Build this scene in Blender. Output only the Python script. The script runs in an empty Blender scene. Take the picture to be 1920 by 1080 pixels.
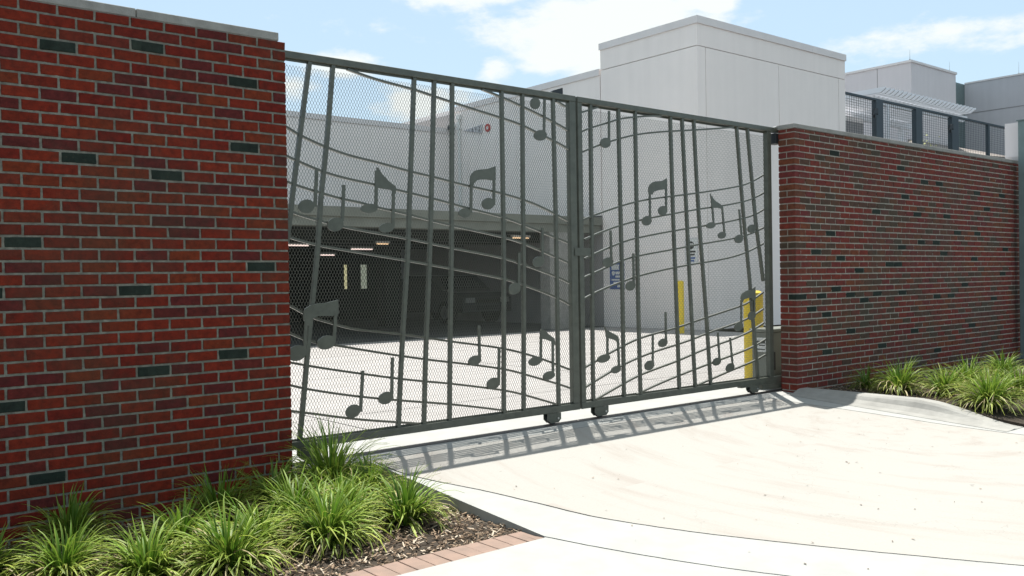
import bpy, math, random
import numpy as np
from mathutils import Matrix, Vector
random.seed(7); rng = np.random.default_rng(7)
SC = bpy.context.scene
COL = SC.collection
# ------------------------------------------------------------------ camera
# world: X to the right along the street wall, Y into the courtyard, Z up, Z = 0 at eye level
def cam_matrix(yaw, pitch, roll, loc):
    cy, sy, cp, sp = math.cos(yaw), math.sin(yaw), math.cos(pitch), math.sin(pitch)
    f = Vector((sy*cp, cy*cp, sp)); r = Vector((cy, -sy, 0)); u = r.cross(f)
    c, s = math.cos(roll), math.sin(roll)
    r2 = r*c + u*s; u2 = -r*s + u*c
    M = Matrix((( r2.x, u2.x, -f.x, loc[0]), (r2.y, u2.y, -f.y, loc[1]), (r2.z, u2.z, -f.z, loc[2]), (0, 0, 0, 1)))
    return M
cd = bpy.data.cameras.new('camera'); cam = bpy.data.objects.new('camera', cd); COL.objects.link(cam)
cam.matrix_world = cam_matrix(.68945819, -.00967801, -.01584045, (0, -5.65, 0))
cd.sensor_width = 36; cd.lens = 1711.796/1920*36; cd.clip_start = .05; cd.clip_end = 2000
SC.camera = cam
# ------------------------------------------------------------------ light
SUN = Vector((.57, .70, 2.92)).normalized()
el = math.asin(SUN.z); az = math.atan2(SUN.x, SUN.y)
sl = bpy.data.lights.new('sun', 'SUN'); sl.energy = 4.0; sl.angle = math.radians(.53); sl.color = (1, .965, .90)
so = bpy.data.objects.new('sun', sl); COL.objects.link(so); so.rotation_euler = SUN.to_track_quat('Z', 'Y').to_euler()
SC.view_settings.view_transform = 'Standard'; SC.view_settings.look = 'None'
SC.view_settings.exposure = 1.15; SC.view_settings.gamma = 1; SC.view_settings.use_curve_mapping = False
W = bpy.data.worlds.new('World'); SC.world = W; W.use_nodes = True
def N(nt, t, **k):
    n = nt.nodes.new(t)
    for a, v in k.items(): setattr(n, a, v)
    return n
def mathn(nt, op, a, b=None, c=None, clamp=False):
    n = N(nt, 'ShaderNodeMath', operation=op); n.use_clamp = clamp
    for i, v in enumerate((a, b, c)):
        if v is None: continue
        if isinstance(v, (int, float)): n.inputs[i].default_value = v
        else: nt.links.new(v, n.inputs[i])
    return n.outputs[0]
def world():
    nt = W.node_tree; nt.nodes.clear(); L = nt.links.new
    out = N(nt, 'ShaderNodeOutputWorld'); bg = N(nt, 'ShaderNodeBackground'); bg.inputs[1].default_value = .12
    sky = N(nt, 'ShaderNodeTexSky', sky_type='NISHITA'); sky.sun_disc = False
    sky.sun_elevation = el; sky.sun_rotation = az; sky.air_density = 1.0; sky.dust_density = 1.6; sky.ozone_density = 1.2
    tc = N(nt, 'ShaderNodeTexCoord'); sep = N(nt, 'ShaderNodeSeparateXYZ'); L(tc.outputs['Generated'], sep.inputs[0])
    x, y, z = sep.outputs
    azd = mathn(nt, 'MULTIPLY', mathn(nt, 'ARCTAN2', x, y), 57.2958); eld = mathn(nt, 'MULTIPLY', mathn(nt, 'ARCSINE', z), 57.2958)
    # warp for ragged cloud outlines
    w = N(nt, 'ShaderNodeTexNoise'); w.inputs['Scale'].default_value = 9; w.inputs['Detail'].default_value = 6; w.inputs['Roughness'].default_value = .62
    mp = N(nt, 'ShaderNodeMapping'); mp.inputs['Scale'].default_value = (1, 1, 2.4); L(tc.outputs['Generated'], mp.inputs[0]); L(mp.outputs[0], w.inputs['Vector'])
    nz = mathn(nt, 'SUBTRACT', w.outputs['Fac'], .5)
    tot = None
    # (azimuth, elevation, half widths, weight) of the cloud masses seen over the wall
    CL = [(44.5, 15.2, 6.5, 2.3, 1.25), (37, 17.6, 5.5, 1.3, 1.1), (49.5, 14.0, 5.0, 1.6, 1.1), (38.6, 12.9, 1.3, 1.0, .9), (29.0, 13.2, 2.6, .8, 1.0), (33.4, 10.6, 3.2, 1.5, .9),
          (52.2, 16.3, 1.5, .7, .9), (63, 13.4, 6.5, 1.1, .75), (57, 12.6, 4.5, .8, .45), (72, 12.5, 5, 1.0, .6), (24.5, 11.8, 3, .9, .8), (20, 8, 6, 2, .8), (66, 9.0, 8, 1.2, .5), (40, 9.3, 5, .9, .6), (27,20,5,1.2,.7), (60,19,8,1.3,.7)]
    for a, e, wa, we, k in CL:
        dx = mathn(nt, 'DIVIDE', mathn(nt, 'SUBTRACT', azd, a), wa); dy = mathn(nt, 'DIVIDE', mathn(nt, 'SUBTRACT', eld, e), we)
        d = mathn(nt, 'ADD', mathn(nt, 'POWER', mathn(nt, 'ABSOLUTE', dx), 2), mathn(nt, 'POWER', mathn(nt, 'ABSOLUTE', dy), 2))
        g = mathn(nt, 'MULTIPLY', mathn(nt, 'EXPONENT', mathn(nt, 'MULTIPLY', d, -.8)), k)
        tot = g if tot is None else mathn(nt, 'MAXIMUM', tot, g)
    # loose clouds over the rest of the sky
    w2 = N(nt, 'ShaderNodeTexNoise'); w2.inputs['Scale'].default_value = 3.0; w2.inputs['Detail'].default_value = 5; L(mp.outputs[0], w2.inputs['Vector'])
    far = N(nt, 'ShaderNodeMapRange'); L(eld, far.inputs[0]); far.inputs[1].default_value = 19; far.inputs[2].default_value = 26
    g2 = mathn(nt, 'MULTIPLY', mathn(nt, 'MULTIPLY', w2.outputs['Fac'], 1.1), far.outputs[0])
    tot = mathn(nt, 'MAXIMUM', tot, g2)
    m = mathn(nt, 'ADD', tot, mathn(nt, 'MULTIPLY', nz, 2.3))
    cr = N(nt, 'ShaderNodeMapRange', interpolation_type='SMOOTHSTEP'); L(m, cr.inputs[0]); cr.inputs[1].default_value = .30; cr.inputs[2].default_value = .82
    up = N(nt, 'ShaderNodeMapRange'); L(eld, up.inputs[0]); up.inputs[1].default_value = 0; up.inputs[2].default_value = 6
    fac = mathn(nt, 'MULTIPLY', mathn(nt, 'MULTIPLY', cr.outputs[0], up.outputs[0]), .92)
    hz = N(nt, 'ShaderNodeMixRGB', blend_type='MIX'); hz.inputs[0].default_value = .72; L(sky.outputs[0], hz.inputs[1]); hz.inputs[2].default_value = (2.02, 2.68, 3.02, 1)
    mx = N(nt, 'ShaderNodeMixRGB', blend_type='MIX'); L(fac, mx.inputs[0]); L(hz.outputs[0], mx.inputs[1]); mx.inputs[2].default_value = (3.75, 3.88, 3.72, 1)
    L(mx.outputs[0], bg.inputs[0]); L(bg.outputs[0], out.inputs[0])
world()
# ------------------------------------------------------------------ materials
M = {}
def mat(name, col, rough=.7, metal=0., noise=0., nscale=8, bump=0., bscale=60, tint=None, spec=.4):
    m = bpy.data.materials.new(name); m.use_nodes = True; nt = m.node_tree; L = nt.links.new; b = nt.nodes['Principled BSDF']
    b.inputs['Base Color'].default_value = (*col, 1); b.inputs['Roughness'].default_value = rough; b.inputs['Metallic'].default_value = metal
    b.inputs['Specular IOR Level'].default_value = spec
    g = N(nt, 'ShaderNodeNewGeometry')
    if noise:
        n = N(nt, 'ShaderNodeTexNoise'); n.inputs['Scale'].default_value = nscale; n.inputs['Detail'].default_value = 6; n.inputs['Roughness'].default_value = .6
        L(g.outputs['Position'], n.inputs['Vector'])
        r = N(nt, 'ShaderNodeMapRange'); L(n.outputs['Fac'], r.inputs[0]); r.inputs[1].default_value = .3; r.inputs[2].default_value = .7
        mx = N(nt, 'ShaderNodeMixRGB'); L(r.outputs[0], mx.inputs[0])
        t = tint or tuple(c*(1-noise) for c in col)
        mx.inputs[1].default_value = (*col, 1); mx.inputs[2].default_value = (*t, 1); L(mx.outputs[0], b.inputs['Base Color'])
    if bump:
        n2 = N(nt, 'ShaderNodeTexNoise'); n2.inputs['Scale'].default_value = bscale; n2.inputs['Detail'].default_value = 5
        L(g.outputs['Position'], n2.inputs['Vector']); bp = N(nt, 'ShaderNodeBump'); bp.inputs['Strength'].default_value = bump; bp.inputs['Distance'].default_value = .01
        L(n2.outputs['Fac'], bp.inputs['Height']); L(bp.outputs[0], b.inputs['Normal'])
    M[name] = m; return m
mat('mortar', (.245, .245, .205), .95, noise=.5, nscale=26, bump=.7, bscale=160)
mat('cabinet_metal', (.165, .175, .150), .5, .1, noise=.12, nscale=5)
mat('mortar_pale', (.44, .42, .36), .95, noise=.4, nscale=20, bump=.6, bscale=160)
mat('stave_metal', (.105, .107, .088), .2, .2, noise=.15, nscale=12)
mat('coping', (.30, .295, .275), .9, noise=.3, nscale=9, bump=.3, bscale=90)
mat('gate_metal', (.108, .115, .094), .34, .15, noise=.30, nscale=16, bump=.06, bscale=200)
mat('edge_highlight', (.24, .24, .21), .3, .15)  # lighter colour for stave tops and undersides, painting in their bright edge light
mat('mesh_metal', (.115, .120, .100), .5, .1)
mat('dark_metal', (.03, .035, .04), .5, .3)
mat('rail_metal', (.11, .095, .085), .6, .4, noise=.4, nscale=20)
mat('paint_white', (.90, .835, .80), .85, noise=.045, nscale=1.2, bump=.15, bscale=50)
mat('paint_grey', (.72, .68, .69), .85, noise=.08, nscale=.7, bump=.12, bscale=30)
mat('paint_dark', (.56, .55, .575), .85, noise=.08, nscale=.7)
mat('cap_metal', (.76, .72, .71), .6, .1, noise=.08, nscale=2)
mat('joint_dark', (.30, .29, .29), .9)
mat('garage_concrete', (.19, .20, .17), .9, noise=.3, nscale=1.5)
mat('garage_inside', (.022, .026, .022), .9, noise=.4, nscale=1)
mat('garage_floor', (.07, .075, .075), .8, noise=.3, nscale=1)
mat('band_concrete', (.318, .320, .306), .85, noise=.14, nscale=5, bump=.1, bscale=180)
mat('court_concrete', (.33, .315, .305), .85, noise=.14, nscale=1.6, bump=.1, bscale=180)
mat('kerb_concrete', (.30, .295, .275), .9, noise=.22, nscale=7, bump=.2, bscale=140)
mat('filler', (.075, .068, .058), .95, noise=.4, nscale=30)
mat('soil', (.055, .042, .030), 1, noise=.5, nscale=25, bump=.9, bscale=120)
mat('chip_a', (.27, .19, .125), .9, noise=.4, nscale=60); mat('chip_b', (.10, .065, .04), .9, noise=.4, nscale=60); mat('chip_c', (.42, .35, .27), .9)
mat('paver', (.255, .175, .138), .9, noise=.35, nscale=9, bump=.3, bscale=150, tint=(.185, .135, .11))
mat('yellow', (.78, .56, .02), .55, noise=.08)
mat('white', (.72, .72, .70), .6); mat('black', (.02, .02, .02), .5); mat('blue', (.06, .12, .33), .5); mat('red', (.45, .03, .03), .5)
mat('pole_metal', (.19, .25, .25), .5, .2, noise=.2, nscale=6)
mat('glass_dark', (.03, .04, .045), .1, spec=.6)
mat('asphalt', (.055, .055, .058), .9, noise=.25, nscale=30, bump=.4, bscale=150)
mat('car_paint', (.05, .055, .06), .3, .4); mat('tyre', (.02, .02, .02), .9)
mat('steel', (.5, .5, .48), .35, .8)
mat('pergola', (.74, .75, .78), .6)
mat('yellow_leaf', (.22, .24, .05), .6)
def streak_mat(name, amt=.10):
    m = M[name]; nt = m.node_tree; L = nt.links.new; b = nt.nodes['Principled BSDF']; src = b.inputs['Base Color'].links[0].from_socket
    g = N(nt, 'ShaderNodeNewGeometry'); mp = N(nt, 'ShaderNodeMapping'); mp.inputs['Scale'].default_value = (4.5, 4.5, .22); L(g.outputs['Position'], mp.inputs[0])
    n = N(nt, 'ShaderNodeTexNoise'); n.inputs['Scale'].default_value = 1.; n.inputs['Detail'].default_value = 6; L(mp.outputs[0], n.inputs['Vector'])
    r = N(nt, 'ShaderNodeMapRange'); L(n.outputs['Fac'], r.inputs[0]); r.inputs[1].default_value = .35; r.inputs[2].default_value = .75; r.inputs[3].default_value = 1.; r.inputs[4].default_value = 1-amt
    hs = N(nt, 'ShaderNodeHueSaturation'); L(src, hs.inputs['Color']); L(r.outputs[0], hs.inputs['Value']); L(hs.outputs[0], b.inputs['Base Color'])
for nm, am in (('paint_white', .045), ('paint_grey', .05), ('paint_dark', .06), ('kerb_concrete', .12)): streak_mat(nm, am)
def lamp_mat(name, col, s):
    m = bpy.data.materials.new(name); m.use_nodes = True; nt = m.node_tree; b = nt.nodes['Principled BSDF']
    b.inputs['Base Color'].default_value = (.8, .8, .8, 1); b.inputs['Emission Color'].default_value = (*col, 1); b.inputs['Emission Strength'].default_value = s; M[name] = m
lamp_mat('glow_pane_warm', (.9, .85, .45), .22); lamp_mat('glow_pane_cool', (.7, .78, .6), .12)  # emission added to brighten the rear slots, no lamps there
lamp_mat('tube_dim', (1, .5, .15), .9)
lamp_mat('tube_warm', (1, .62, .3), .38); lamp_mat('tube_pink', (1, .78, .70), .55)
def brick_mat(name, cols, x0, alg=0., algc=(.030,.040,.026)):
    m = bpy.data.materials.new(name); m.use_nodes = True; nt = m.node_tree; L = nt.links.new; b = nt.nodes['Principled BSDF']
    g = N(nt, 'ShaderNodeNewGeometry'); s = N(nt, 'ShaderNodeSeparateXYZ'); L(g.outputs['Position'], s.inputs[0])
    row = mathn(nt, 'FLOOR', mathn(nt, 'DIVIDE', mathn(nt, 'SUBTRACT', s.outputs[2], .003), .07))
    par = mathn(nt, 'FLOORED_MODULO', row, 2.)
    cx = mathn(nt, 'FLOOR', mathn(nt, 'DIVIDE', mathn(nt, 'SUBTRACT', mathn(nt, 'SUBTRACT', s.outputs[0], x0), mathn(nt, 'MULTIPLY', par, .1)), .2))
    cb = N(nt, 'ShaderNodeCombineXYZ'); L(cx, cb.inputs[0]); L(row, cb.inputs[1])
    wn = N(nt, 'ShaderNodeTexWhiteNoise', noise_dimensions='3D'); L(cb.outputs[0], wn.inputs['Vector'])
    cr = N(nt, 'ShaderNodeValToRGB'); cr.color_ramp.interpolation = 'LINEAR'
    for i, (p, c) in enumerate(cols):
        e = cr.color_ramp.elements[i] if i < 2 else cr.color_ramp.elements.new(p)
        e.position = p; e.color = (*c, 1)
    L(wn.outputs['Value'], cr.inputs[0])
    n = N(nt, 'ShaderNodeTexNoise'); n.inputs['Scale'].default_value = 22; n.inputs['Detail'].default_value = 7; n.inputs['Roughness'].default_value = .7; L(g.outputs['Position'], n.inputs['Vector'])
    r = N(nt, 'ShaderNodeMapRange'); L(n.outputs['Fac'], r.inputs[0]); r.inputs[1].default_value = .3; r.inputs[2].default_value = .7; r.inputs[3].default_value = .50; r.inputs[4].default_value = 1.32
    hs = N(nt, 'ShaderNodeHueSaturation'); L(cr.outputs[0], hs.inputs['Color']); L(r.outputs[0], hs.inputs['Value'])
    # a little lime and soot
    n3 = N(nt, 'ShaderNodeTexNoise'); n3.inputs['Scale'].default_value = 75; n3.inputs['Detail'].default_value = 4; L(g.outputs['Position'], n3.inputs['Vector'])
    r3 = N(nt, 'ShaderNodeMapRange'); L(n3.outputs['Fac'], r3.inputs[0]); r3.inputs[1].default_value = .62; r3.inputs[2].default_value = .8; r3.inputs[4].default_value = .35
    mx = N(nt, 'ShaderNodeMixRGB'); L(r3.outputs[0], mx.inputs[0]); L(hs.outputs[0], mx.inputs[1]); mx.inputs[2].default_value = (.13, .08, .05, 1)
    if alg:
        n5 = N(nt, 'ShaderNodeTexNoise'); n5.inputs['Scale'].default_value = 1.1; n5.inputs['Detail'].default_value = 7; n5.inputs['Roughness'].default_value = .7; L(g.outputs['Position'], n5.inputs['Vector'])
        r5 = N(nt, 'ShaderNodeMapRange', interpolation_type='SMOOTHSTEP'); L(n5.outputs['Fac'], r5.inputs[0]); r5.inputs[1].default_value = .44; r5.inputs[2].default_value = .62; r5.inputs[4].default_value = alg
        mx5 = N(nt, 'ShaderNodeMixRGB'); L(r5.outputs[0], mx5.inputs[0]); L(mx.outputs[0], mx5.inputs[1]); mx5.inputs[2].default_value = (*algc, 1); mx = mx5
    L(mx.outputs[0], b.inputs['Base Color']); b.inputs['Roughness'].default_value = .88; b.inputs['Specular IOR Level'].default_value = .25
    bp = N(nt, 'ShaderNodeBump'); bp.inputs['Strength'].default_value = .5; bp.inputs['Distance'].default_value = .004; L(n3.outputs['Fac'], bp.inputs['Height']); L(bp.outputs[0], b.inputs['Normal'])
    M[name] = m
RED = [(0, (.132, .011, .005)), (1, (.085, .014, .011)), (.25, (.165, .018, .006)), (.5, (.118, .009, .005)), (.7, (.148, .024, .007)), (.88, (.088, .012, .012))]
brick_mat('brick_red', RED, 2.538, .30)
RED2 = [(0, (.150, .028, .022)), (1, (.070, .044, .030)), (.25, (.170, .030, .019)), (.5, (.130, .026, .026)), (.7, (.155, .044, .020)), (.84, (.090, .042, .030))]
brick_mat('brick_right', RED2, 8.632, .48, (.045,.055,.040))
brick_mat('brick_dark', [(0, (.012, .020, .015)), (1, (.024, .034, .026)), (.5, (.016, .024, .019))], 0)
def drive_mat():
    m = mat('drive_concrete', (.45, .425, .35), .85); nt = m.node_tree; L = nt.links.new; b = nt.nodes['Principled BSDF']
    g = N(nt, 'ShaderNodeNewGeometry'); s = N(nt, 'ShaderNodeSeparateXYZ'); L(g.outputs['Position'], s.inputs[0])
    dx = mathn(nt, 'SUBTRACT', s.outputs[0], 7.9); dy = mathn(nt, 'SUBTRACT', s.outputs[1], -1.5)
    rad = mathn(nt, 'SQRT', mathn(nt, 'ADD', mathn(nt, 'MULTIPLY', dx, dx), mathn(nt, 'MULTIPLY', dy, dy)))
    ang = mathn(nt, 'ARCTAN2', dy, dx)
    cb = N(nt, 'ShaderNodeCombineXYZ'); L(mathn(nt, 'MULTIPLY', rad, 2.2), cb.inputs[0]); L(mathn(nt, 'MULTIPLY', ang, .9), cb.inputs[1])
    n = N(nt, 'ShaderNodeTexNoise'); n.inputs['Scale'].default_value = 2.2; n.inputs['Detail'].default_value = 5; n.inputs['Roughness'].default_value = .6; L(cb.outputs[0], n.inputs['Vector'])
    cb2 = N(nt, 'ShaderNodeCombineXYZ'); L(mathn(nt, 'MULTIPLY', rad, 26), cb2.inputs[0]); L(mathn(nt, 'MULTIPLY', ang, 5), cb2.inputs[1])
    n2 = N(nt, 'ShaderNodeTexNoise'); n2.inputs['Scale'].default_value = 1.5; n2.inputs['Detail'].default_value = 3; L(cb2.outputs[0], n2.inputs['Vector'])
    r = N(nt, 'ShaderNodeMapRange', interpolation_type='SMOOTHSTEP'); L(n.outputs['Fac'], r.inputs[0]); r.inputs[1].default_value = .47; r.inputs[2].default_value = .72
    fac = mathn(nt, 'MULTIPLY', r.outputs[0], mathn(nt, 'ADD', mathn(nt, 'MULTIPLY', n2.outputs['Fac'], .9), .25), clamp=True)
    mx = N(nt, 'ShaderNodeMixRGB'); L(fac, mx.inputs[0]); mx.inputs[1].default_value = (.298, .290, .268, 1); mx.inputs[2].default_value = (.244, .212, .186, 1)
    n4 = N(nt, 'ShaderNodeTexNoise'); n4.inputs['Scale'].default_value = 1.1; n4.inputs['Detail'].default_value = 4; L(g.outputs['Position'], n4.inputs['Vector'])
    mx2 = N(nt, 'ShaderNodeMixRGB'); L(mathn(nt, 'MULTIPLY', n4.outputs['Fac'], .5), mx2.inputs[0]); L(mx.outputs[0], mx2.inputs[1]); mx2.inputs[2].default_value = (.284, .266, .242, 1)
    n6 = N(nt, 'ShaderNodeTexNoise'); n6.inputs['Scale'].default_value = 90; n6.inputs['Detail'].default_value = 4; L(g.outputs['Position'], n6.inputs['Vector'])
    vo = N(nt, 'ShaderNodeTexVoronoi', feature='DISTANCE_TO_EDGE'); vo.inputs['Scale'].default_value = .55
    wn = N(nt, 'ShaderNodeTexNoise'); wn.inputs['Scale'].default_value = 3; wn.inputs['Detail'].default_value = 5; L(g.outputs['Position'], wn.inputs['Vector'])
    va = N(nt, 'ShaderNodeVectorMath', operation='ADD'); L(g.outputs['Position'], va.inputs[0]); L(wn.outputs['Color'], va.inputs[1]); L(va.outputs[0], vo.inputs['Vector'])
    ck = N(nt, 'ShaderNodeMapRange'); L(vo.outputs['Distance'], ck.inputs[0]); ck.inputs[1].default_value = .0; ck.inputs[2].default_value = .0035; ck.inputs[3].default_value = .86; ck.inputs[4].default_value = 1.
    sp = N(nt, 'ShaderNodeTexNoise'); sp.inputs['Scale'].default_value = 17; sp.inputs['Detail'].default_value = 2; L(g.outputs['Position'], sp.inputs['Vector'])
    sr = N(nt, 'ShaderNodeMapRange'); L(sp.outputs['Fac'], sr.inputs[0]); sr.inputs[1].default_value = .74; sr.inputs[2].default_value = .78; sr.inputs[3].default_value = 1; sr.inputs[4].default_value = .72
    gr = mathn(nt, 'MULTIPLY', mathn(nt, 'MULTIPLY', mathn(nt, 'ADD', mathn(nt, 'MULTIPLY', n6.outputs['Fac'], .22), .89), ck.outputs[0]), sr.outputs[0])
    hv = N(nt, 'ShaderNodeHueSaturation'); L(mx2.outputs[0], hv.inputs['Color']); L(gr, hv.inputs['Value']); L(hv.outputs[0], b.inputs['Base Color'])
    n3 = N(nt, 'ShaderNodeTexNoise'); n3.inputs['Scale'].default_value = 200; L(g.outputs['Position'], n3.inputs['Vector'])
    bp = N(nt, 'ShaderNodeBump'); bp.inputs['Strength'].default_value = .12; bp.inputs['Distance'].default_value = .005; L(n3.outputs['Fac'], bp.inputs['Height']); L(bp.outputs[0], b.inputs['Normal'])
drive_mat()
def leaf_mat(name, mid, edge):
    m = bpy.data.materials.new(name); m.use_nodes = True; nt = m.node_tree; L = nt.links.new; b = nt.nodes['Principled BSDF']
    a = N(nt, 'ShaderNodeAttribute', attribute_name='leaf'); s = N(nt, 'ShaderNodeSeparateColor'); L(a.outputs['Color'], s.inputs[0])
    mx = N(nt, 'ShaderNodeMixRGB'); L(s.outputs[0], mx.inputs[0]); mx.inputs[1].default_value = (*mid, 1); mx.inputs[2].default_value = (*edge, 1)
    hs = N(nt, 'ShaderNodeHueSaturation'); L(mx.outputs[0], hs.inputs['Color']); L(mathn(nt, 'ADD', mathn(nt, 'MULTIPLY', s.outputs[1], .8), .6), hs.inputs['Value'])
    L(hs.outputs[0], b.inputs['Base Color']); b.inputs['Roughness'].default_value = .5; b.inputs['Specular IOR Level'].default_value = .3
    tr = N(nt, 'ShaderNodeBsdfTranslucent'); L(hs.outputs[0], tr.inputs[0]); ms = N(nt, 'ShaderNodeMixShader'); ms.inputs[0].default_value = .3
    L(b.outputs[0], ms.inputs[1]); L(tr.outputs[0], ms.inputs[2]); L(ms.outputs[0], nt.nodes['Material Output'].inputs[0]); M[name] = m
leaf_mat('leaf', (.046, .145, .008), (.62, .60, .13)); leaf_mat('dry_leaf', (.30, .25, .13), (.52, .44, .24))
# ------------------------------------------------------------------ mesh helpers
class MB:
    def __init__(s): s.v = []; s.f = []; s.m = []
    def add(s, vs, fs, mi=0):
        k = len(s.v); s.v += [tuple(p) for p in vs]; s.f += [tuple(i+k for i in f) for f in fs]; s.m += [mi]*len(fs); return s
    def box(s, x0, x1, y0, y1, z0, z1, mi=0):
        return s.add([(x0,y0,z0),(x1,y0,z0),(x1,y1,z0),(x0,y1,z0),(x0,y0,z1),(x1,y0,z1),(x1,y1,z1),(x0,y1,z1)],
                     [(0,3,2,1),(4,5,6,7),(0,1,5,4),(1,2,6,5),(2,3,7,6),(3,0,4,7)], mi)
    def prism(s, pts, y0, y1, mi=0):     # polygon in XZ extruded along Y
        a = sum(pts[i][0]*pts[(i+1)%len(pts)][1]-pts[(i+1)%len(pts)][0]*pts[i][1] for i in range(len(pts)))
        if a < 0: pts = pts[::-1]
        n = len(pts); vs = [(x,y0,z) for x,z in pts]+[(x,y1,z) for x,z in pts]
        return s.add(vs, [tuple(range(n)), tuple(range(2*n-1,n-1,-1))]+[(i,i+n,(i+1)%n+n,(i+1)%n) for i in range(n)], mi)
    def cyl(s, p0, p1, r0, r1=None, n=14, mi=0):
        r1 = r0 if r1 is None else r1; p0 = Vector(p0); p1 = Vector(p1); d = (p1-p0).normalized()
        a = d.orthogonal().normalized(); b = d.cross(a); vs = []
        for p, r in ((p0, r0), (p1, r1)):
            for i in range(n):
                t = 2*math.pi*i/n; vs.append(p+(a*math.cos(t)+b*math.sin(t))*r)
        return s.add(vs, [tuple(range(n-1,-1,-1)), tuple(range(n,2*n))]+[(i,(i+1)%n,(i+1)%n+n,i+n) for i in range(n)], mi)
    def strip(s, pts, h, y0, y1, mi=0, me=None):  # flat bar on edge swept along an XZ polyline
        P = [Vector((p[0], p[1])) for p in pts]; n = len(P); vs = []; fs = []
        for i in range(n):
            t = (P[min(i+1,n-1)]-P[max(i-1,0)]).normalized(); q = Vector((-t.y, t.x))*h/2
            for yy, sg in ((y0,-1),(y1,-1),(y1,1),(y0,1)):
                c = P[i]+q*sg; vs.append((c.x, yy, c.y))
        for i in range(n-1):
            for j in range(4):
                a = 4*i+j; b = 4*i+(j+1)%4; fs.append((a, a+4, b+4, b))
        fs += [(0,1,2,3), (4*n-1,4*n-2,4*n-3,4*n-4)]
        s.add(vs, fs, mi)
        if me is not None:
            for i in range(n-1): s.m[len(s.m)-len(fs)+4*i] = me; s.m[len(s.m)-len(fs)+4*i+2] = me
        return s
    def build(s, name, mats, parent=None, label=None, cat=None, group=None, kind=None, smooth=False, fix=True):
        me = bpy.data.meshes.new(name); me.from_pydata(s.v, [], s.f)
        if isinstance(mats, str): mats = [mats]
        for m in mats: me.materials.append(M[m])
        if len(mats) > 1: me.polygons.foreach_set('material_index', s.m)
        if fix and len(s.f) < 4000:
            import bmesh
            bm = bmesh.new(); bm.from_mesh(me); bmesh.ops.recalc_face_normals(bm, faces=bm.faces); bm.to_mesh(me); bm.free()
        if smooth: me.polygons.foreach_set('use_smooth', [True]*len(s.f))
        me.update(); return link(name, me, parent, label, cat, group, kind)
def link(name, me, parent=None, label=None, cat=None, group=None, kind=None):
    o = bpy.data.objects.new(name, me); COL.objects.link(o)
    if parent: o.parent = parent; o.matrix_parent_inverse = parent_inv(parent)
    for k, v in (('label', label), ('category', cat), ('group', group), ('kind', kind)):
        if v: o[k] = v
    return o
LOC = {}
def parent_inv(p):
    return Matrix.Translation(-LOC.get(p.name, Vector((0,0,0))))
def thing(name, loc, label=None, cat=None, group=None, kind=None):
    o = link(name, None, None, label, cat, group, kind); o.location = loc; o.empty_display_size = .1; LOC[o.name] = Vector(loc); return o
def bevel(o, w=.004, seg=1):
    md = o.modifiers.new('bevel', 'BEVEL'); md.width = w; md.segments = seg; md.limit_method = 'ANGLE'; md.angle_limit = math.radians(40); return o
def smooth_line(pts, sub=5):
    P = [np.array(p, float) for p in pts]; P = [2*P[0]-P[1]]+P+[2*P[-1]-P[-2]]; o = []
    for i in range(1, len(P)-2):
        for k in range(sub):
            t = k/sub; a, b, c, d = P[i-1:i+3]
            o.append(.5*((2*b)+(-a+c)*t+(2*a-5*b+4*c-d)*t*t+(-a+3*b-3*c+d)*t**3))
    o.append(P[-2]); return o
def relax(pts, it=2):
    P = [np.array(p, float) for p in pts]
    for _ in range(it): P = [P[0]]+[(P[i-1]+2*P[i]+P[i+1])/4 for i in range(1, len(P)-1)]+[P[-1]]
    return P
G0 = -1.27
def zg(y): return G0 if y > .25 else (G0+.058*(y-.25) if y > -6.2 else G0+.058*(-6.45))
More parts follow.
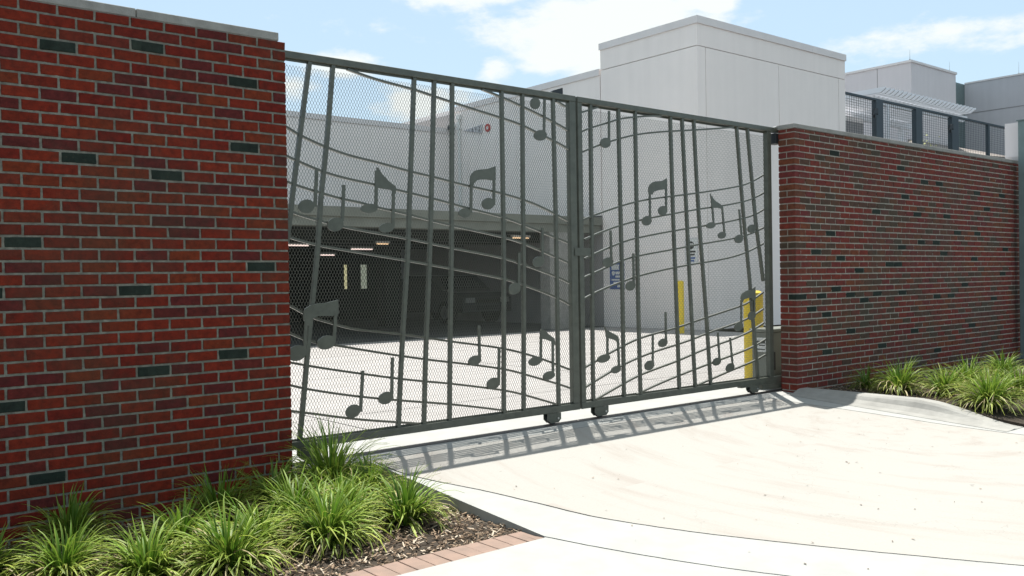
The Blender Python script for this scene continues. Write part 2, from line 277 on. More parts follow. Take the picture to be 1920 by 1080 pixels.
STAFF_L = [[(3.334, 1.549), (3.58, 1.503), (3.897, 1.473), (4.098, 1.439), (4.243, 1.417), (4.516, 1.374), (4.784, 1.336), (4.998, 1.299), (5.17, 1.247), (5.378, 1.191), (5.53, 1.138)], [(4.519, 1.561), (4.788, 1.509), (5.001, 1.457), (5.173, 1.412), (5.357, 1.361), (5.52, 1.306)], [(5.318, 1.57), (5.499, 1.511)], [(2.824, 1.089), (2.852, 1.081), (2.948, 1.034), (3.146, 0.967), (3.353, 0.917), (3.568, 0.889), (3.845, 0.839), (4.102, 0.805), (4.23, 0.783), (4.443, 0.752), (4.771, 0.712), (5.005, 0.666), (5.157, 0.629), (5.34, 0.567), (5.504, 0.507)], [(2.82, 0.889), (2.848, 0.88), (2.944, 0.846), (3.142, 0.783), (3.349, 0.746), (3.565, 0.718), (3.737, 0.691), (4.099, 0.634), (4.226, 0.61), (4.439, 0.571), (4.767, 0.517), (5.001, 0.456), (5.361, 0.354), (5.5, 0.314)], [(2.817, 0.708), (2.844, 0.702), (2.941, 0.674), (3.076, 0.643), (3.265, 0.602), (3.428, 0.581), (3.561, 0.551), (3.805, 0.515), (4.04, 0.469), (4.269, 0.429), (4.764, 0.353), (4.998, 0.298), (5.24, 0.223), (5.496, 0.14)], [(2.813, 0.519), (2.841, 0.509), (2.921, 0.478), (3.135, 0.428), (3.294, 0.397), (3.558, 0.36), (3.821, 0.324), (4.036, 0.29), (4.266, 0.251), (4.76, 0.18), (5.015, 0.113), (5.354, 0.019), (5.518, -0.044)], [(2.809, 0.33), (2.857, 0.316), (3.069, 0.263), (3.243, 0.238), (3.387, 0.216), (3.781, 0.161), (4.048, 0.12), (4.242, 0.09), (4.757, 0.008), (4.999, -0.054), (5.338, -0.157), (5.514, -0.234)], [(2.82, -0.148), (2.862, -0.166), (2.952, -0.215), (3.042, -0.257), (3.219, -0.31), (3.35, -0.347), (3.552, -0.376), (3.732, -0.401), (3.917, -0.431), (4.209, -0.485), (4.509, -0.532), (4.745, -0.572), (4.987, -0.632), (5.197, -0.696), (5.502, -0.806)], [(2.816, -0.34), (2.858, -0.357), (2.924, -0.387), (3.014, -0.422), (3.216, -0.46), (3.422, -0.504), (3.74, -0.568), (4.033, -0.621), (4.206, -0.649), (4.741, -0.74), (4.984, -0.808), (5.347, -0.916), (5.512, -0.972)], [(2.812, -0.548), (2.852, -0.558), (2.986, -0.59), (3.183, -0.633), (3.421, -0.681), (3.763, -0.748), (4.029, -0.791), (4.202, -0.818), (4.738, -0.917), (4.98, -0.982), (5.344, -1.097)], [(2.809, -0.704), (2.857, -0.719), (2.952, -0.748), (3.145, -0.794), (3.4, -0.848), (3.76, -0.911), (4.026, -0.953), (4.22, -0.985), (4.537, -1.045), (4.774, -1.094)], [(2.805, -0.885), (2.861, -0.898), (3.062, -0.942), (3.363, -1.01), (3.683, -1.065), (3.904, -1.102)]]
STAFF_R = [[(5.677, 1.475), (5.8, 1.514), (5.923, 1.556)], [(5.674, 1.301), (5.797, 1.351), (6.037, 1.422), (6.178, 1.47), (6.396, 1.509), (6.62, 1.542), (6.851, 1.563)], [(5.67, 1.118), (5.915, 1.209), (6.175, 1.287), (6.392, 1.341), (6.616, 1.381), (6.927, 1.425), (7.277, 1.467), (7.885, 1.551)], [(5.653, 0.506), (5.8, 0.558), (6.161, 0.659), (6.401, 0.713), (6.603, 0.747), (6.913, 0.787), (7.322, 0.84), (7.693, 0.894), (8.027, 0.95), (8.215, 1.006), (8.414, 1.086)], [(5.649, 0.325), (5.923, 0.417), (6.179, 0.486), (6.471, 0.546), (6.91, 0.615), (7.318, 0.677), (7.689, 0.723), (8.051, 0.782), (8.24, 0.83), (8.41, 0.89)], [(5.646, 0.152), (5.92, 0.247), (6.175, 0.323), (6.393, 0.371), (6.906, 0.447), (7.314, 0.499), (7.747, 0.556), (8.047, 0.607), (8.236, 0.647), (8.406, 0.711)], [(5.642, -0.017), (5.713, 0.011), (5.96, 0.086), (6.172, 0.155), (6.39, 0.2), (6.902, 0.265), (7.311, 0.322), (7.743, 0.371), (8.109, 0.428), (8.401, 0.514)], [(5.638, -0.202), (5.675, -0.192), (5.912, -0.108), (6.194, -0.039), (6.386, 0.009), (6.898, 0.087), (7.391, 0.139), (7.739, 0.178), (8.073, 0.24), (8.392, 0.341)], [(5.632, -0.816), (5.672, -0.805), (5.854, -0.746), (5.992, -0.696), (6.181, -0.639), (6.425, -0.572), (6.938, -0.505), (7.211, -0.454), (7.727, -0.365), (8.027, -0.313), (8.187, -0.261), (8.38, -0.185)], [(5.628, -1.001), (5.668, -0.986), (5.896, -0.904), (6.151, -0.82), (6.421, -0.754), (6.671, -0.709), (6.935, -0.671), (7.207, -0.625), (7.432, -0.577), (7.723, -0.53), (8.024, -0.476), (8.202, -0.427), (8.376, -0.364)], [(5.813, -1.1), (5.847, -1.092), (6.198, -0.983), (6.44, -0.917), (6.931, -0.835), (7.204, -0.774), (7.483, -0.721), (7.837, -0.664), (8.148, -0.595), (8.388, -0.514)], [(6.362, -1.103), (6.615, -1.044), (6.928, -0.982), (7.2, -0.934), (7.567, -0.872), (8.017, -0.798), (8.272, -0.739), (8.408, -0.695)], [(7.252, -1.094), (7.563, -1.033), (7.894, -0.97), (8.201, -0.918), (8.404, -0.863)]]
BARS_L = [[(3.034, 1.577), (2.947, 1.019), (2.878, 0.559), (2.836, 0.279)], [(3.218, 1.58), (3.154, 0.952), (3.1, 0.583), (3.072, 0.225), (3.019, -0.165), (2.989, -0.398), (2.945, -0.79), (2.905, -1.139)], [(3.916, 1.586), (3.849, 0.525), (3.827, 0.149), (3.769, -0.44), (3.72, -1.114)], [(4.102, 1.589), (4.034, 0.191), (3.986, -0.452), (3.953, -1.116)], [(4.275, 1.59), (4.25, 0.526), (4.235, 0.043), (4.215, -0.476), (4.196, -1.127)], [(4.778, 1.588), (4.777, 0.544), (4.773, 0.039), (4.749, -1.126)], [(5.004, 1.592), (4.992, 0.551), (4.989, 0.014), (4.978, -0.518), (4.965, -1.127)], [(5.352, 1.587), (5.365, 0.563), (5.367, 0.028), (5.365, -1.132)]]
BARS_R = [[(5.805, 1.592), (5.802, 0.568), (5.791, -0.51), (5.789, -1.112)], [(6.167, 1.583), (6.178, 0.561), (6.188, -0.113), (6.188, -1.126)], [(6.394, 1.592), (6.398, 0.567), (6.398, -0.117), (6.414, -1.107)], [(6.895, 1.583), (6.917, 0.583), (6.946, -0.128), (6.974, -1.122)], [(7.07, 1.585), (7.123, 0.59), (7.16, -0.132), (7.218, -1.123)], [(7.25, 1.582), (7.308, 0.596), (7.385, -0.137), (7.463, -1.123)], [(7.949, 1.579), (8.048, 0.619), (8.145, -0.06), (8.183, -0.437), (8.237, -0.823), (8.263, -1.14)], [(8.134, 1.579), (8.254, 0.625), (8.323, 0.265), (8.383, -0.064)]]
NOTES_L = [([(2.979, 0.535, 0.062, 0.049)], [(3.065, 0.799, 3.047, 0.534)], []), ([(3.205, 0.413, 0.065, 0.05)], [(3.28, 0.701, 3.262, 0.438)], []), ([(3.485, 0.539, 0.073, 0.035), (3.634, 0.4, 0.066, 0.036)], [(3.555, 0.823, 3.545, 0.537), (3.701, 0.687, 3.69, 0.41)], [(3.556, 0.846), (3.566, 0.847), (3.606, 0.797), (3.657, 0.752), (3.722, 0.711), (3.721, 0.659), (3.673, 0.686), (3.604, 0.69), (3.562, 0.695)]), ([(4.362, 0.535, 0.061, 0.038), (4.602, 0.619, 0.064, 0.048)], [(4.438, 0.836, 4.426, 0.535), (4.672, 0.893, 4.663, 0.609)], [(4.425, 0.799), (4.425, 0.822), (4.44, 0.855), (4.47, 0.879), (4.511, 0.891), (4.592, 0.901), (4.643, 0.916), (4.687, 0.932), (4.685, 0.818), (4.641, 0.811), (4.59, 0.816), (4.529, 0.812), (4.489, 0.802), (4.462, 0.777), (4.452, 0.752)]), ([(5.131, 1.495, 0.055, 0.05), (5.182, 1.227, 0.074, 0.046)], [(5.238, 1.539, 5.225, 1.222)], []), ([(4.868, -0.079, 0.064, 0.049)], [(4.926, 0.221, 4.917, -0.084)], []), ([(5.136, 0.144, 0.067, 0.046)], [(5.19, 0.437, 5.184, 0.14)], []), ([(2.888, -0.492, 0.073, 0.055), (3.116, -0.431, 0.073, 0.05)], [(2.966, -0.227, 2.944, -0.504), (3.197, -0.216, 3.176, -0.442)], [(2.941, -0.263), (2.942, -0.211), (2.953, -0.185), (3.0, -0.16), (3.057, -0.151), (3.126, -0.147), (3.216, -0.128), (3.221, -0.229), (3.171, -0.244), (3.055, -0.24), (2.998, -0.262), (2.981, -0.303)]), ([(3.322, -0.944, 0.062, 0.048)], [(3.41, -0.655, 3.384, -0.955)], []), ([(3.602, -0.874, 0.065, 0.046)], [(3.666, -0.574, 3.653, -0.883)], []), ([(4.44, -0.652, 0.065, 0.041)], [(4.489, -0.37, 4.491, -0.664)], []), ([(4.627, -0.853, 0.068, 0.048)], [(4.695, -0.564, 4.683, -0.871)], []), ([(5.085, -0.701, 0.073, 0.039), (5.238, -0.836, 0.068, 0.037)], [(5.157, -0.463, 5.148, -0.71), (5.29, -0.544, 5.287, -0.849)], [(5.15, -0.441), (5.161, -0.43), (5.203, -0.445), (5.24, -0.477), (5.311, -0.522), (5.318, -0.579), (5.271, -0.544), (5.217, -0.525), (5.157, -0.513)])]
NOTES_R = [([(5.971, 1.228, 0.066, 0.047)], [(6.026, 1.525, 6.019, 1.223)], []), ([(6.513, 0.534, 0.068, 0.046), (6.743, 0.639, 0.066, 0.046)], [(6.563, 0.82, 6.561, 0.531), (6.799, 0.925, 6.793, 0.63)], [(6.544, 0.809), (6.545, 0.851), (6.563, 0.881), (6.596, 0.902), (6.635, 0.914), (6.737, 0.925), (6.81, 0.956), (6.81, 0.848), (6.748, 0.841), (6.684, 0.833), (6.625, 0.816), (6.594, 0.786)]), ([(7.473, 0.515, 0.073, 0.032), (7.653, 0.418, 0.066, 0.036)], [(7.491, 0.812, 7.523, 0.519), (7.663, 0.71, 7.7, 0.408)], [(7.472, 0.84), (7.494, 0.81), (7.55, 0.767), (7.672, 0.721), (7.671, 0.686), (7.592, 0.696), (7.497, 0.693)]), ([(7.933, 0.384, 0.073, 0.045)], [(7.949, 0.693, 7.992, 0.38)], []), ([(8.157, 0.496, 0.066, 0.045)], [(8.202, 0.798, 8.223, 0.492)], []), ([(5.98, 0.141, 0.069, 0.044)], [(6.023, 0.432, 6.028, 0.139)], []), ([(6.275, -0.08, 0.065, 0.045)], [(6.322, 0.224, 6.322, -0.091)], []), ([(5.909, -0.734, 0.083, 0.037), (6.066, -0.847, 0.064, 0.034)], [(5.962, -0.532, 5.957, -0.747), (6.1, -0.579, 6.108, -0.86)], [(5.927, -0.446), (5.949, -0.475), (6.011, -0.502), (6.092, -0.536), (6.112, -0.573), (6.111, -0.622), (6.067, -0.579), (6.021, -0.565), (5.948, -0.548)]), ([(6.719, -0.637, 0.066, 0.041)], [(6.764, -0.341, 6.765, -0.647)], []), ([(6.521, -0.841, 0.068, 0.046)], [(6.576, -0.549, 6.569, -0.855)], []), ([(7.541, -0.876, 0.069, 0.04)], [(7.565, -0.577, 7.588, -0.891)], []), ([(7.759, -0.953, 0.072, 0.045)], [(7.766, -0.643, 7.808, -0.973)], []), ([(7.913, -0.533, 0.073, 0.048), (8.142, -0.43, 0.066, 0.046)], [(7.965, -0.255, 7.958, -0.546), (8.194, -0.181, 8.193, -0.437)], [(7.96, -0.247), (7.959, -0.22), (7.977, -0.189), (8.051, -0.161), (8.141, -0.152), (8.21, -0.123), (8.214, -0.247), (8.172, -0.266), (8.117, -0.233), (8.06, -0.243), (8.004, -0.255), (7.986, -0.281)])]
# ------------------------------------------------------------------ ground
def sheet(name, poly, mats, top, thick=.12, label=None, nx=1):
    # polygon in XY cut into Y strips so that it follows the slope of the drive
    import bmesh
    bm = bmesh.new(); vs = [bm.verts.new((x, y, 0)) for x, y in poly]; bm.faces.new(vs)
    for yc in (.25, -6.2)+((-1.3,) if name == 'planting_bed' else ()):
        g = bm.verts[:]+bm.edges[:]+bm.faces[:]
        bmesh.ops.bisect_plane(bm, geom=g, plane_co=(0, yc, 0), plane_no=(0, 1, 0))
    r = bmesh.ops.extrude_face_region(bm, geom=bm.faces[:])
    low = [e for e in r['geom'] if isinstance(e, bmesh.types.BMVert)]
    lows = set(low)
    for v in bm.verts: v.co.z = top(v.co.y) - (thick if v in lows else 0)
    bmesh.ops.recalc_face_normals(bm, faces=bm.faces)
    me = bpy.data.meshes.new(name); bm.to_mesh(me); bm.free(); me.materials.append(M[mats])
    return link(name, me, None, label, None, None, 'structure')
sheet('ground', [(-120,-90),(160,-90),(160,120),(-120,120)], 'soil', lambda y: zg(y)-.16, .3)
LA = [(3.36,.02),(3.352,-.35),(3.41,-.65),(3.53,-1.01),(3.64,-1.45),(3.74,-1.87),(3.98,-2.36),(4.29,-2.84),(4.6,-3.27),(4.94,-3.71),(5.5,-4.4),(6.3,-5.2),(7.3,-6.0)]
LB = [(3.258,-1.95),(3.40,-2.30),(3.60,-2.70),(3.83,-3.08),(4.2,-3.62),(4.9,-4.5),(5.7,-5.3),(6.6,-6.0)]
LR = [(8.12,.02),(8.15,-.4),(8.205,-.79),(8.26,-1.3),(8.31,-1.8),(8.43,-2.34),(8.62,-2.9),(9.0,-3.6),(9.6,-4.5),(10.5,-5.4),(11.3,-6.0)]
j = .009
def rag(l): return [(float(p[0])+random.uniform(-.0022,.0022), float(p[1])) for p in smooth_line(l, 9)]
LA, LB, LR = rag(LA), rag(LB), rag(LR)
def off(l, d): return [(x+d, y) for x, y in l]
sheet('driveway', off(LA, j)+off(LR, -j)[::-1], 'drive_concrete', zg)
sheet('driveway_edge_band', off(LA, -j)[::-1]+[(3.33,.02),(3.31,-.6),(3.285,-1.2),(3.262,-1.935)]+off(LB, j), 'band_concrete', zg, .16)
sheet('sidewalk', off(LB, -j)[::-1]+[(3.245,-1.958),(1.9,-1.958),(-1.0,-1.958),(-12,-1.958),(-12,-6.0)], 'band_concrete', lambda y: zg(y)+.001, .12)
sheet('gutter_band', off(LR, j)+[(14,-6.0),(14,-2.7),(8.95,-2.7),(8.80,-2.24),(8.70,-2.0),(8.66,-1.2),(8.64,.0),(8.6,.02)], 'band_concrete', zg)
sheet('sidewalk_right', [(14.01,-6.0),(40,-6.0),(40,-2.5),(14.01,-2.5)], 'band_concrete', zg)
sheet('road', [(-60,-6.02),(80,-6.02),(80,-14),(-60,-14)], 'asphalt', lambda y: zg(y)-.10, .05)
sheet('threshold', [(-2,.03),(2.735,.03),(3.32,.03),(8.62,.03),(14.4,.205),(14.4,.90),(-2,.90)], 'band_concrete', zg)
# courtyard slabs between saw-cut joints
xs = [-9.5,-5,-.5,4.0,8.5,13.0,16.94]; ys = [.912,2.02,5.2,8.28,10.95]
for i in range(len(xs)-1):
    for k in range(len(ys)-1):
        sheet('courtyard_slab', [(xs[i]+j,ys[k]+j),(xs[i+1]-j,ys[k]+j),(xs[i+1]-j,ys[k+1]-j),(xs[i]+j,ys[k+1]-j)], 'court_concrete', lambda y: G0)
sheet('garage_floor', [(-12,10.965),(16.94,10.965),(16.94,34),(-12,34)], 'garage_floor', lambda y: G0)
sheet('joint_filler', [(-12,.0),(3.2,.0),(3.32,-1.9),(-12,-1.99),(-12,-6.0),(20,-6.0),(9.4,-3.1),(8.8,-2.3),(8.60,.88),(-12,.88)][4:]+[(-12,.0)][:0], 'filler', lambda y: zg(y)-.011, .1) if False else None
for nm, l, w in (('joint_filler', LA, .05), ('joint_filler', LB, .05), ('joint_filler', LR, .05)):
    l2 = l if l is not LR else l
    sheet(nm, off(l2, .025)+off(l2, -.025)[::-1], 'filler', lambda y: zg(y)-.010, .08)
# right-hand kerb: rolled face, rising out of the gutter
mb = MB(); ring = 8; ysn = np.concatenate([np.linspace(.0,-1.3,8), np.linspace(-1.45,-2.22,9)])
for y in ysn:
    g = zg(y); t = min(max((-1.25-y)/.95, 0), 1); t = t*t*(3-2*t); top = -1.232*(1-t)+(g+.004)*t; h = top-g
    xo = 8.65+.05*t
    prof = [(8.44, g-.1), (8.44, g+.003), (8.53, g+.005+.10*h), (8.60, g+.01+.38*h), (8.635, g+.004+.80*h), (8.665, top), (8.80, top), (8.80, -1.6)]
    mb.v += [(x, y, z) for x, z in prof]
for i in range(len(ysn)-1):
    for q in range(ring-1): mb.f.append((i*ring+q, i*ring+q+1, (i+1)*ring+q+1, (i+1)*ring+q)); mb.m.append(0)
mb.f += [tuple(range(ring)), tuple(range(len(mb.v)-1, len(mb.v)-1-ring, -1))]; mb.m += [0, 0]
k = mb.build('kerb', 'kerb_concrete', label='low rolled concrete kerb tapering down in front of the right planting bed', cat='kerb')
# planting beds
def zrb(y): return -1.275 if y > -1.3 else -1.275-(-1.3-y)*.118
sheet('planting_bed', [(-9,-1.745),(3.30,-1.745),(3.30,.0),(2.73,.03),(2.73,.1),(-9,.1)], 'soil', lambda y: -1.425, .1)
sheet('planting_bed', [(8.80,-2.24),(8.83,-2.3),(8.96,-2.49),(40,-2.49),(40,.1),(8.8,.1)], 'soil', lambda y: zrb(y), .2)
def chips(name, n, x0, x1, y0, y1, z, label, excl=None, dens=None):
    mb = MB()
    for i in range(n):
        x = random.uniform(x0, x1); y = random.uniform(y0, y1)
        if excl and excl(x, y): continue
        l = random.uniform(.012, .045); w = random.uniform(.004, .011); t = random.uniform(.0015, .004)
        R = Matrix.Rotation(random.uniform(0, 6.28), 3, 'Z') @ Matrix.Rotation(random.uniform(-.45, .45), 3, 'Y') @ Matrix.Rotation(random.uniform(-.5, .5), 3, 'X')
        c = Vector((x, y, z+random.uniform(.002, .02))); vs = [c+R@Vector((a*l, b*w, e*t)) for a, b, e in ((-.5,-.5,-.5),(.5,-.4,-.5),(.45,.5,-.5),(-.5,.4,-.5),(-.5,-.5,.5),(.5,-.4,.5),(.45,.5,.5),(-.5,.4,.5))]
        mb.add(vs, [(4,5,6,7),(0,1,5,4),(1,2,6,5),(2,3,7,6),(3,0,4,7)], random.choice((0,0,0,1,1,2)))
    return mb.build(name, ['chip_a','chip_b','chip_c'], kind='stuff', label=label, cat='mulch', fix=False)
chips('wood_mulch', 9000, .6, 3.30, -1.74, -.02, -1.425, 'brown wood chip mulch strewn between the grass clumps beside the paver edging', None)
chips('wood_mulch', 2500, 8.82, 12, -1.4, -.02, -1.275, 'brown wood chip mulch under the grass clumps by the right wall', None)
mb = MB()
for i in range(90):
    x = random.uniform(3.6, 8.4); y = random.uniform(-3.4, -.5); s = random.uniform(.004, .014); z = zg(y)+.004; a = random.uniform(0, 6.28); c, q = math.cos(a)*s, math.sin(a)*s
    mb.add([(x-c,y-q,z),(x+q*.5,y-c*.5,z+.002),(x+c,y+q,z+random.uniform(0,.006)),(x-q*.5,y+c*.5,z+.001)], [(0,1,2,3)], random.choice((0,1)))
mb.build('leaf_litter', ['chip_a','chip_b'], kind='stuff', label='few tiny brown leaf scraps scattered on the pale driveway', cat='litter', fix=False)
# paver edging
pe = thing('paver_edging', (2.0,-1.85,-1.40), 'row of reddish brown pavers edging the left planting bed', 'edging')
pm = []
for v in range(4):
    mb = MB(); a = lambda: random.uniform(-.0012, .0012)
    mb.box(-.048, .048, -.099, .099, -.06, 0); mb.v = [(x+a(), y+a(), z+a()*.6) for x, y, z in mb.v]
    o = mb.build('paver', 'paver', pe); bevel(o, .004, 2); pm.append(o)
i = 0; x = 3.245-.05
while x > -.6:
    if i < 4: o = pm[i]
    else: o = pm[random.randrange(4)].copy(); COL.objects.link(o); o.parent = pe
    o.matrix_parent_inverse = parent_inv(pe); o.location = (x, -1.8555+random.uniform(-.002,.002), -1.402+random.uniform(-.002,.002)); o.rotation_euler = (random.uniform(-.008,.008), random.uniform(-.008,.008), random.uniform(-.01,.01))
    if i == 0: pass
    x -= .1005; i += 1
# wedge paver closing the tip
MB().add([(3.197,-1.755,-1.402),(3.252,-1.94,-1.402),(3.197,-1.954,-1.402),(3.197,-1.755,-1.46),(3.252,-1.94,-1.46),(3.197,-1.954,-1.46)],[(0,2,1),(3,4,5),(0,1,4,3),(1,2,5,4),(2,0,3,5)]).build('paver', 'paver', pe)

# ------------------------------------------------------------------ brick walls
MJ = .0065
BV = {}
def brick_geo(l, d, h, cham=.0035, var=0):
    r = random.Random(var*31+int(l*1000)+int(h*5000)); J = lambda s=.0019: r.uniform(-s, s)
    x0, x1, z0, z1 = -l/2, l/2, -h/2, h/2; fy = J(.0015)
    vs = [(x0,d,z0),(x1,d,z0),(x1,d,z1),(x0,d,z1)]
    vs += [(x+J(), cham+fy, z+J(.0015)) for x, z in ((x0,z0),(x1,z0),(x1,z1),(x0,z1))]
    vs += [(x+J(), fy+J(.0007), z+J(.001)) for x, z in ((x0+cham,z0+cham),(x1-cham,z0+cham),(x1-cham,z1-cham),(x0+cham,z1-cham))]
    fs = [(8,9,10,11)]+[(4+i,4+(i+1)%4,8+(i+1)%4,8+i) for i in range(4)]+[(i,(i+1)%4,4+(i+1)%4,4+i) for i in range(4)]+[(3,2,1,0)]
    return vs, fs
def wall(name, xa, xb, zb, ztop, cop_z, parity_x0, red, label, cat, darks, left_end, cop_joints, cop_x, near, mort='mortar'):
    t = thing(name, (near, .1, zb), label, cat)
    core = MB().box(xa+.006, xb-.006, .012, .193, zb, ztop-.002).build('mortar_core', mort, t)
    x0f = max(xa, -.5)+.004; nxf = int((min(xb, 14.5)-.004-x0f)/(.017 if mort == 'mortar' else .03)); nzf = int((ztop-.003-zb)/.0145)
    gx = np.linspace(x0f, min(xb, 14.5)-.004, nxf+1); gz = np.linspace(zb, ztop-.003, nzf+1)
    XX, ZZ = np.meshgrid(gx, gz, indexing='ij'); YY = rng.uniform(.0036, .0095, XX.shape)
    V = np.stack([XX, YY, ZZ], -1).reshape(-1, 3); I = (np.arange(nxf)[:, None]*(nzf+1)+np.arange(nzf)[None]).ravel()
    F = np.stack([I, I+nzf+1, I+nzf+2, I+1], 1)
    me = bpy.data.meshes.new('mortar_face'); me.from_pydata(V.tolist(), [], F.tolist()); me.materials.append(M[mort]); me.polygons.foreach_set('use_smooth', [True]*len(F)); link('mortar_face', me, t)
    items = []
    k0 = int(math.floor((zb-.003)/.07)); k1 = int((ztop-.003)/.07)
    for k in range(k0, k1+1):
        z0 = .003+.07*k+MJ; z1 = .073+.07*k-MJ; z1 = min(z1, ztop-.003)
        if z1-z0 < .02: continue
        par = k % 2
        n = int(math.floor((xa-parity_x0)/.2))-2
        while True:
            a = parity_x0+.2*n+.1*par; b = a+.2; n += 1
            if a > xb-.01: break
            if b < xa+.01: continue
            a2, b2 = max(a, xa), min(b, xb)
            l = (b2-a2)-2*MJ+(MJ if a2 == xa else 0)+(MJ if b2 == xb else 0)
            cx = (a2+(0 if a2 == xa else MJ)+b2-(0 if b2 == xb else MJ))/2
            end = (a2 == xa and left_end)
            items.append((cx, (z0+z1)/2, round(l, 3), round(z1-z0, 3), end, par))
    def dark(it): return any(abs(it[0]-dx) < it[2]/2+.005 and abs(it[1]-dz) < .034 for dx, dz in darks)
    def dist(it): return (it[0])**2+5.65**2+it[1]**2
    # the 300 that show largest in the photograph
    def seen(it):
        v = Vector((it[0], 0, it[1]))-Vector((0,-5.65,0)); mi = cam.matrix_world.to_3x3().inverted()@v
        if mi.z >= 0: return False
        px = 960-1711.8*mi.x/mi.z; py = 540+1711.8*mi.y/mi.z
        return -10 < px < 1915 and -5 < py < 1000 and not (it[1] < -1.3)
    vis = sorted([it for it in items if seen(it)], key=dist)[:300]; vs = set((round(i[0],3), round(i[1],3)) for i in vis)
    rest = MB()
    for it in items:
        cx, cz, l, h, end, par = it; dk = dark(it); dep = .12
        if end: dep = .2-MJ*0 if par == 1 else .1-MJ
        var = random.randrange(5)
        isp = (round(cx,3), round(cz,3)) in vs
        if end:   # corner brick: a full block that shows on the end of the wall
            mb = MB(); x0, x1 = cx-l/2, cx+l/2; c = .0035
            mb.box(x0, x1, 0, dep, cz-h/2, cz+h/2); o = mb.build('brick', 'brick_dark' if dk else red, t); 
            if par == 0: MB().box(x0+random.uniform(0,.0015), x0+.09, .1+MJ, .2, cz-h/2, cz+h/2).build('brick', red, t)
            continue
        if isp:
            key = (l, h, var, dk, red)
            if key not in BV:
                v, f = brick_geo(l, dep, h, var=var); me = bpy.data.meshes.new('brick'); me.from_pydata(v, [], f); me.materials.append(M['brick_dark' if dk else red]); BV[key] = me
            o = link('brick', BV[key], t); o.location = (cx, 0, cz); o.rotation_euler = (0, random.uniform(-.004,.004), random.uniform(-.003,.003))
        else:
            v, f = brick_geo(l, dep, h, var=var); rest.add([(x+cx, y, z+cz) for x, y, z in v], f, 1 if dk else 0)
    rest.build('brick', [red, 'brick_dark'], t, kind='stuff')
    for a, b in zip(cop_joints[:-1], cop_joints[1:]):
        o = MB().box(a+.003, b-.003, cop_x[0], cop_x[1], ztop+.003, cop_z).build('coping_stone', 'coping', t); bevel(o, .005, 2)
    MB().box(cop_joints[0]+.01, cop_joints[-1]-.01, .01, .19, ztop-.002, ztop+.004).build('bed_joint', 'mortar_pale', t)
    return t
DL = [(1.346,1.343),(1.84,1.415),(2.435,1.286),(2.431,.869),(1.445,.73),(1.93,.661),(1.129,.246),(2.45,.108),(1.74,-.027),(.99,-.028),(2.338,-.438),(1.825,-.503),(1.072,-.639),(1.267,-1.052)]
DR = [(9.31,.456),(9.02,.251),(9.52,.181),(10.6,.106),(10.78,.109),(9.42,-.159),(9.12,-.225),(8.72,-.23),(9.72,-.23),(10.01,-.3),(10.9,-.238),(10.27,-.23),(8.92,-.368),(9.22,-.438),(9.71,-.642),(9.21,-.852),(9.93,.035),(10.92,.315),(11.39,.385),(11.91,.382),(12.08,.723),(11.49,1.137),(11.28,.721),(10.96,.927),(10.91,1.28),(9.44,1.354),(12.57,-.165),(11.8,-.297),(12.18,-.306),(13.75,-.029),(12.06,.249),(12.98,1.069),(13.77,1.062),(11.91,1.136),(10.34,.731),(13.1,.55),(13.5,-.4),(12.8,-.7),(11.3,-.75),(13.3,.9),(12.4,.5),(10.4,-.9),(11.9,-1.0),(13.9,.3),(12.9,.2)]
wall('brick_wall', -6.0, 2.732, -1.6, 1.603, 1.660, 2.538, 'brick_red', 'tall red brick wall filling the left edge of the picture, behind the striped grass', 'wall', DL, False,
     [-6.0,-4.0,-2.1,-.2,1.775,2.693], (.004,.21), 2.5)
wall('brick_wall', 8.632, 14.5, -1.6, 1.583, 1.633, 8.632, 'brick_right', 'long red brick wall running away to the right of the gate', 'wall', DR, True,
     [8.616,10.1,11.6,13.1,14.44], (-.002,.21), 8.7, 'mortar_pale')
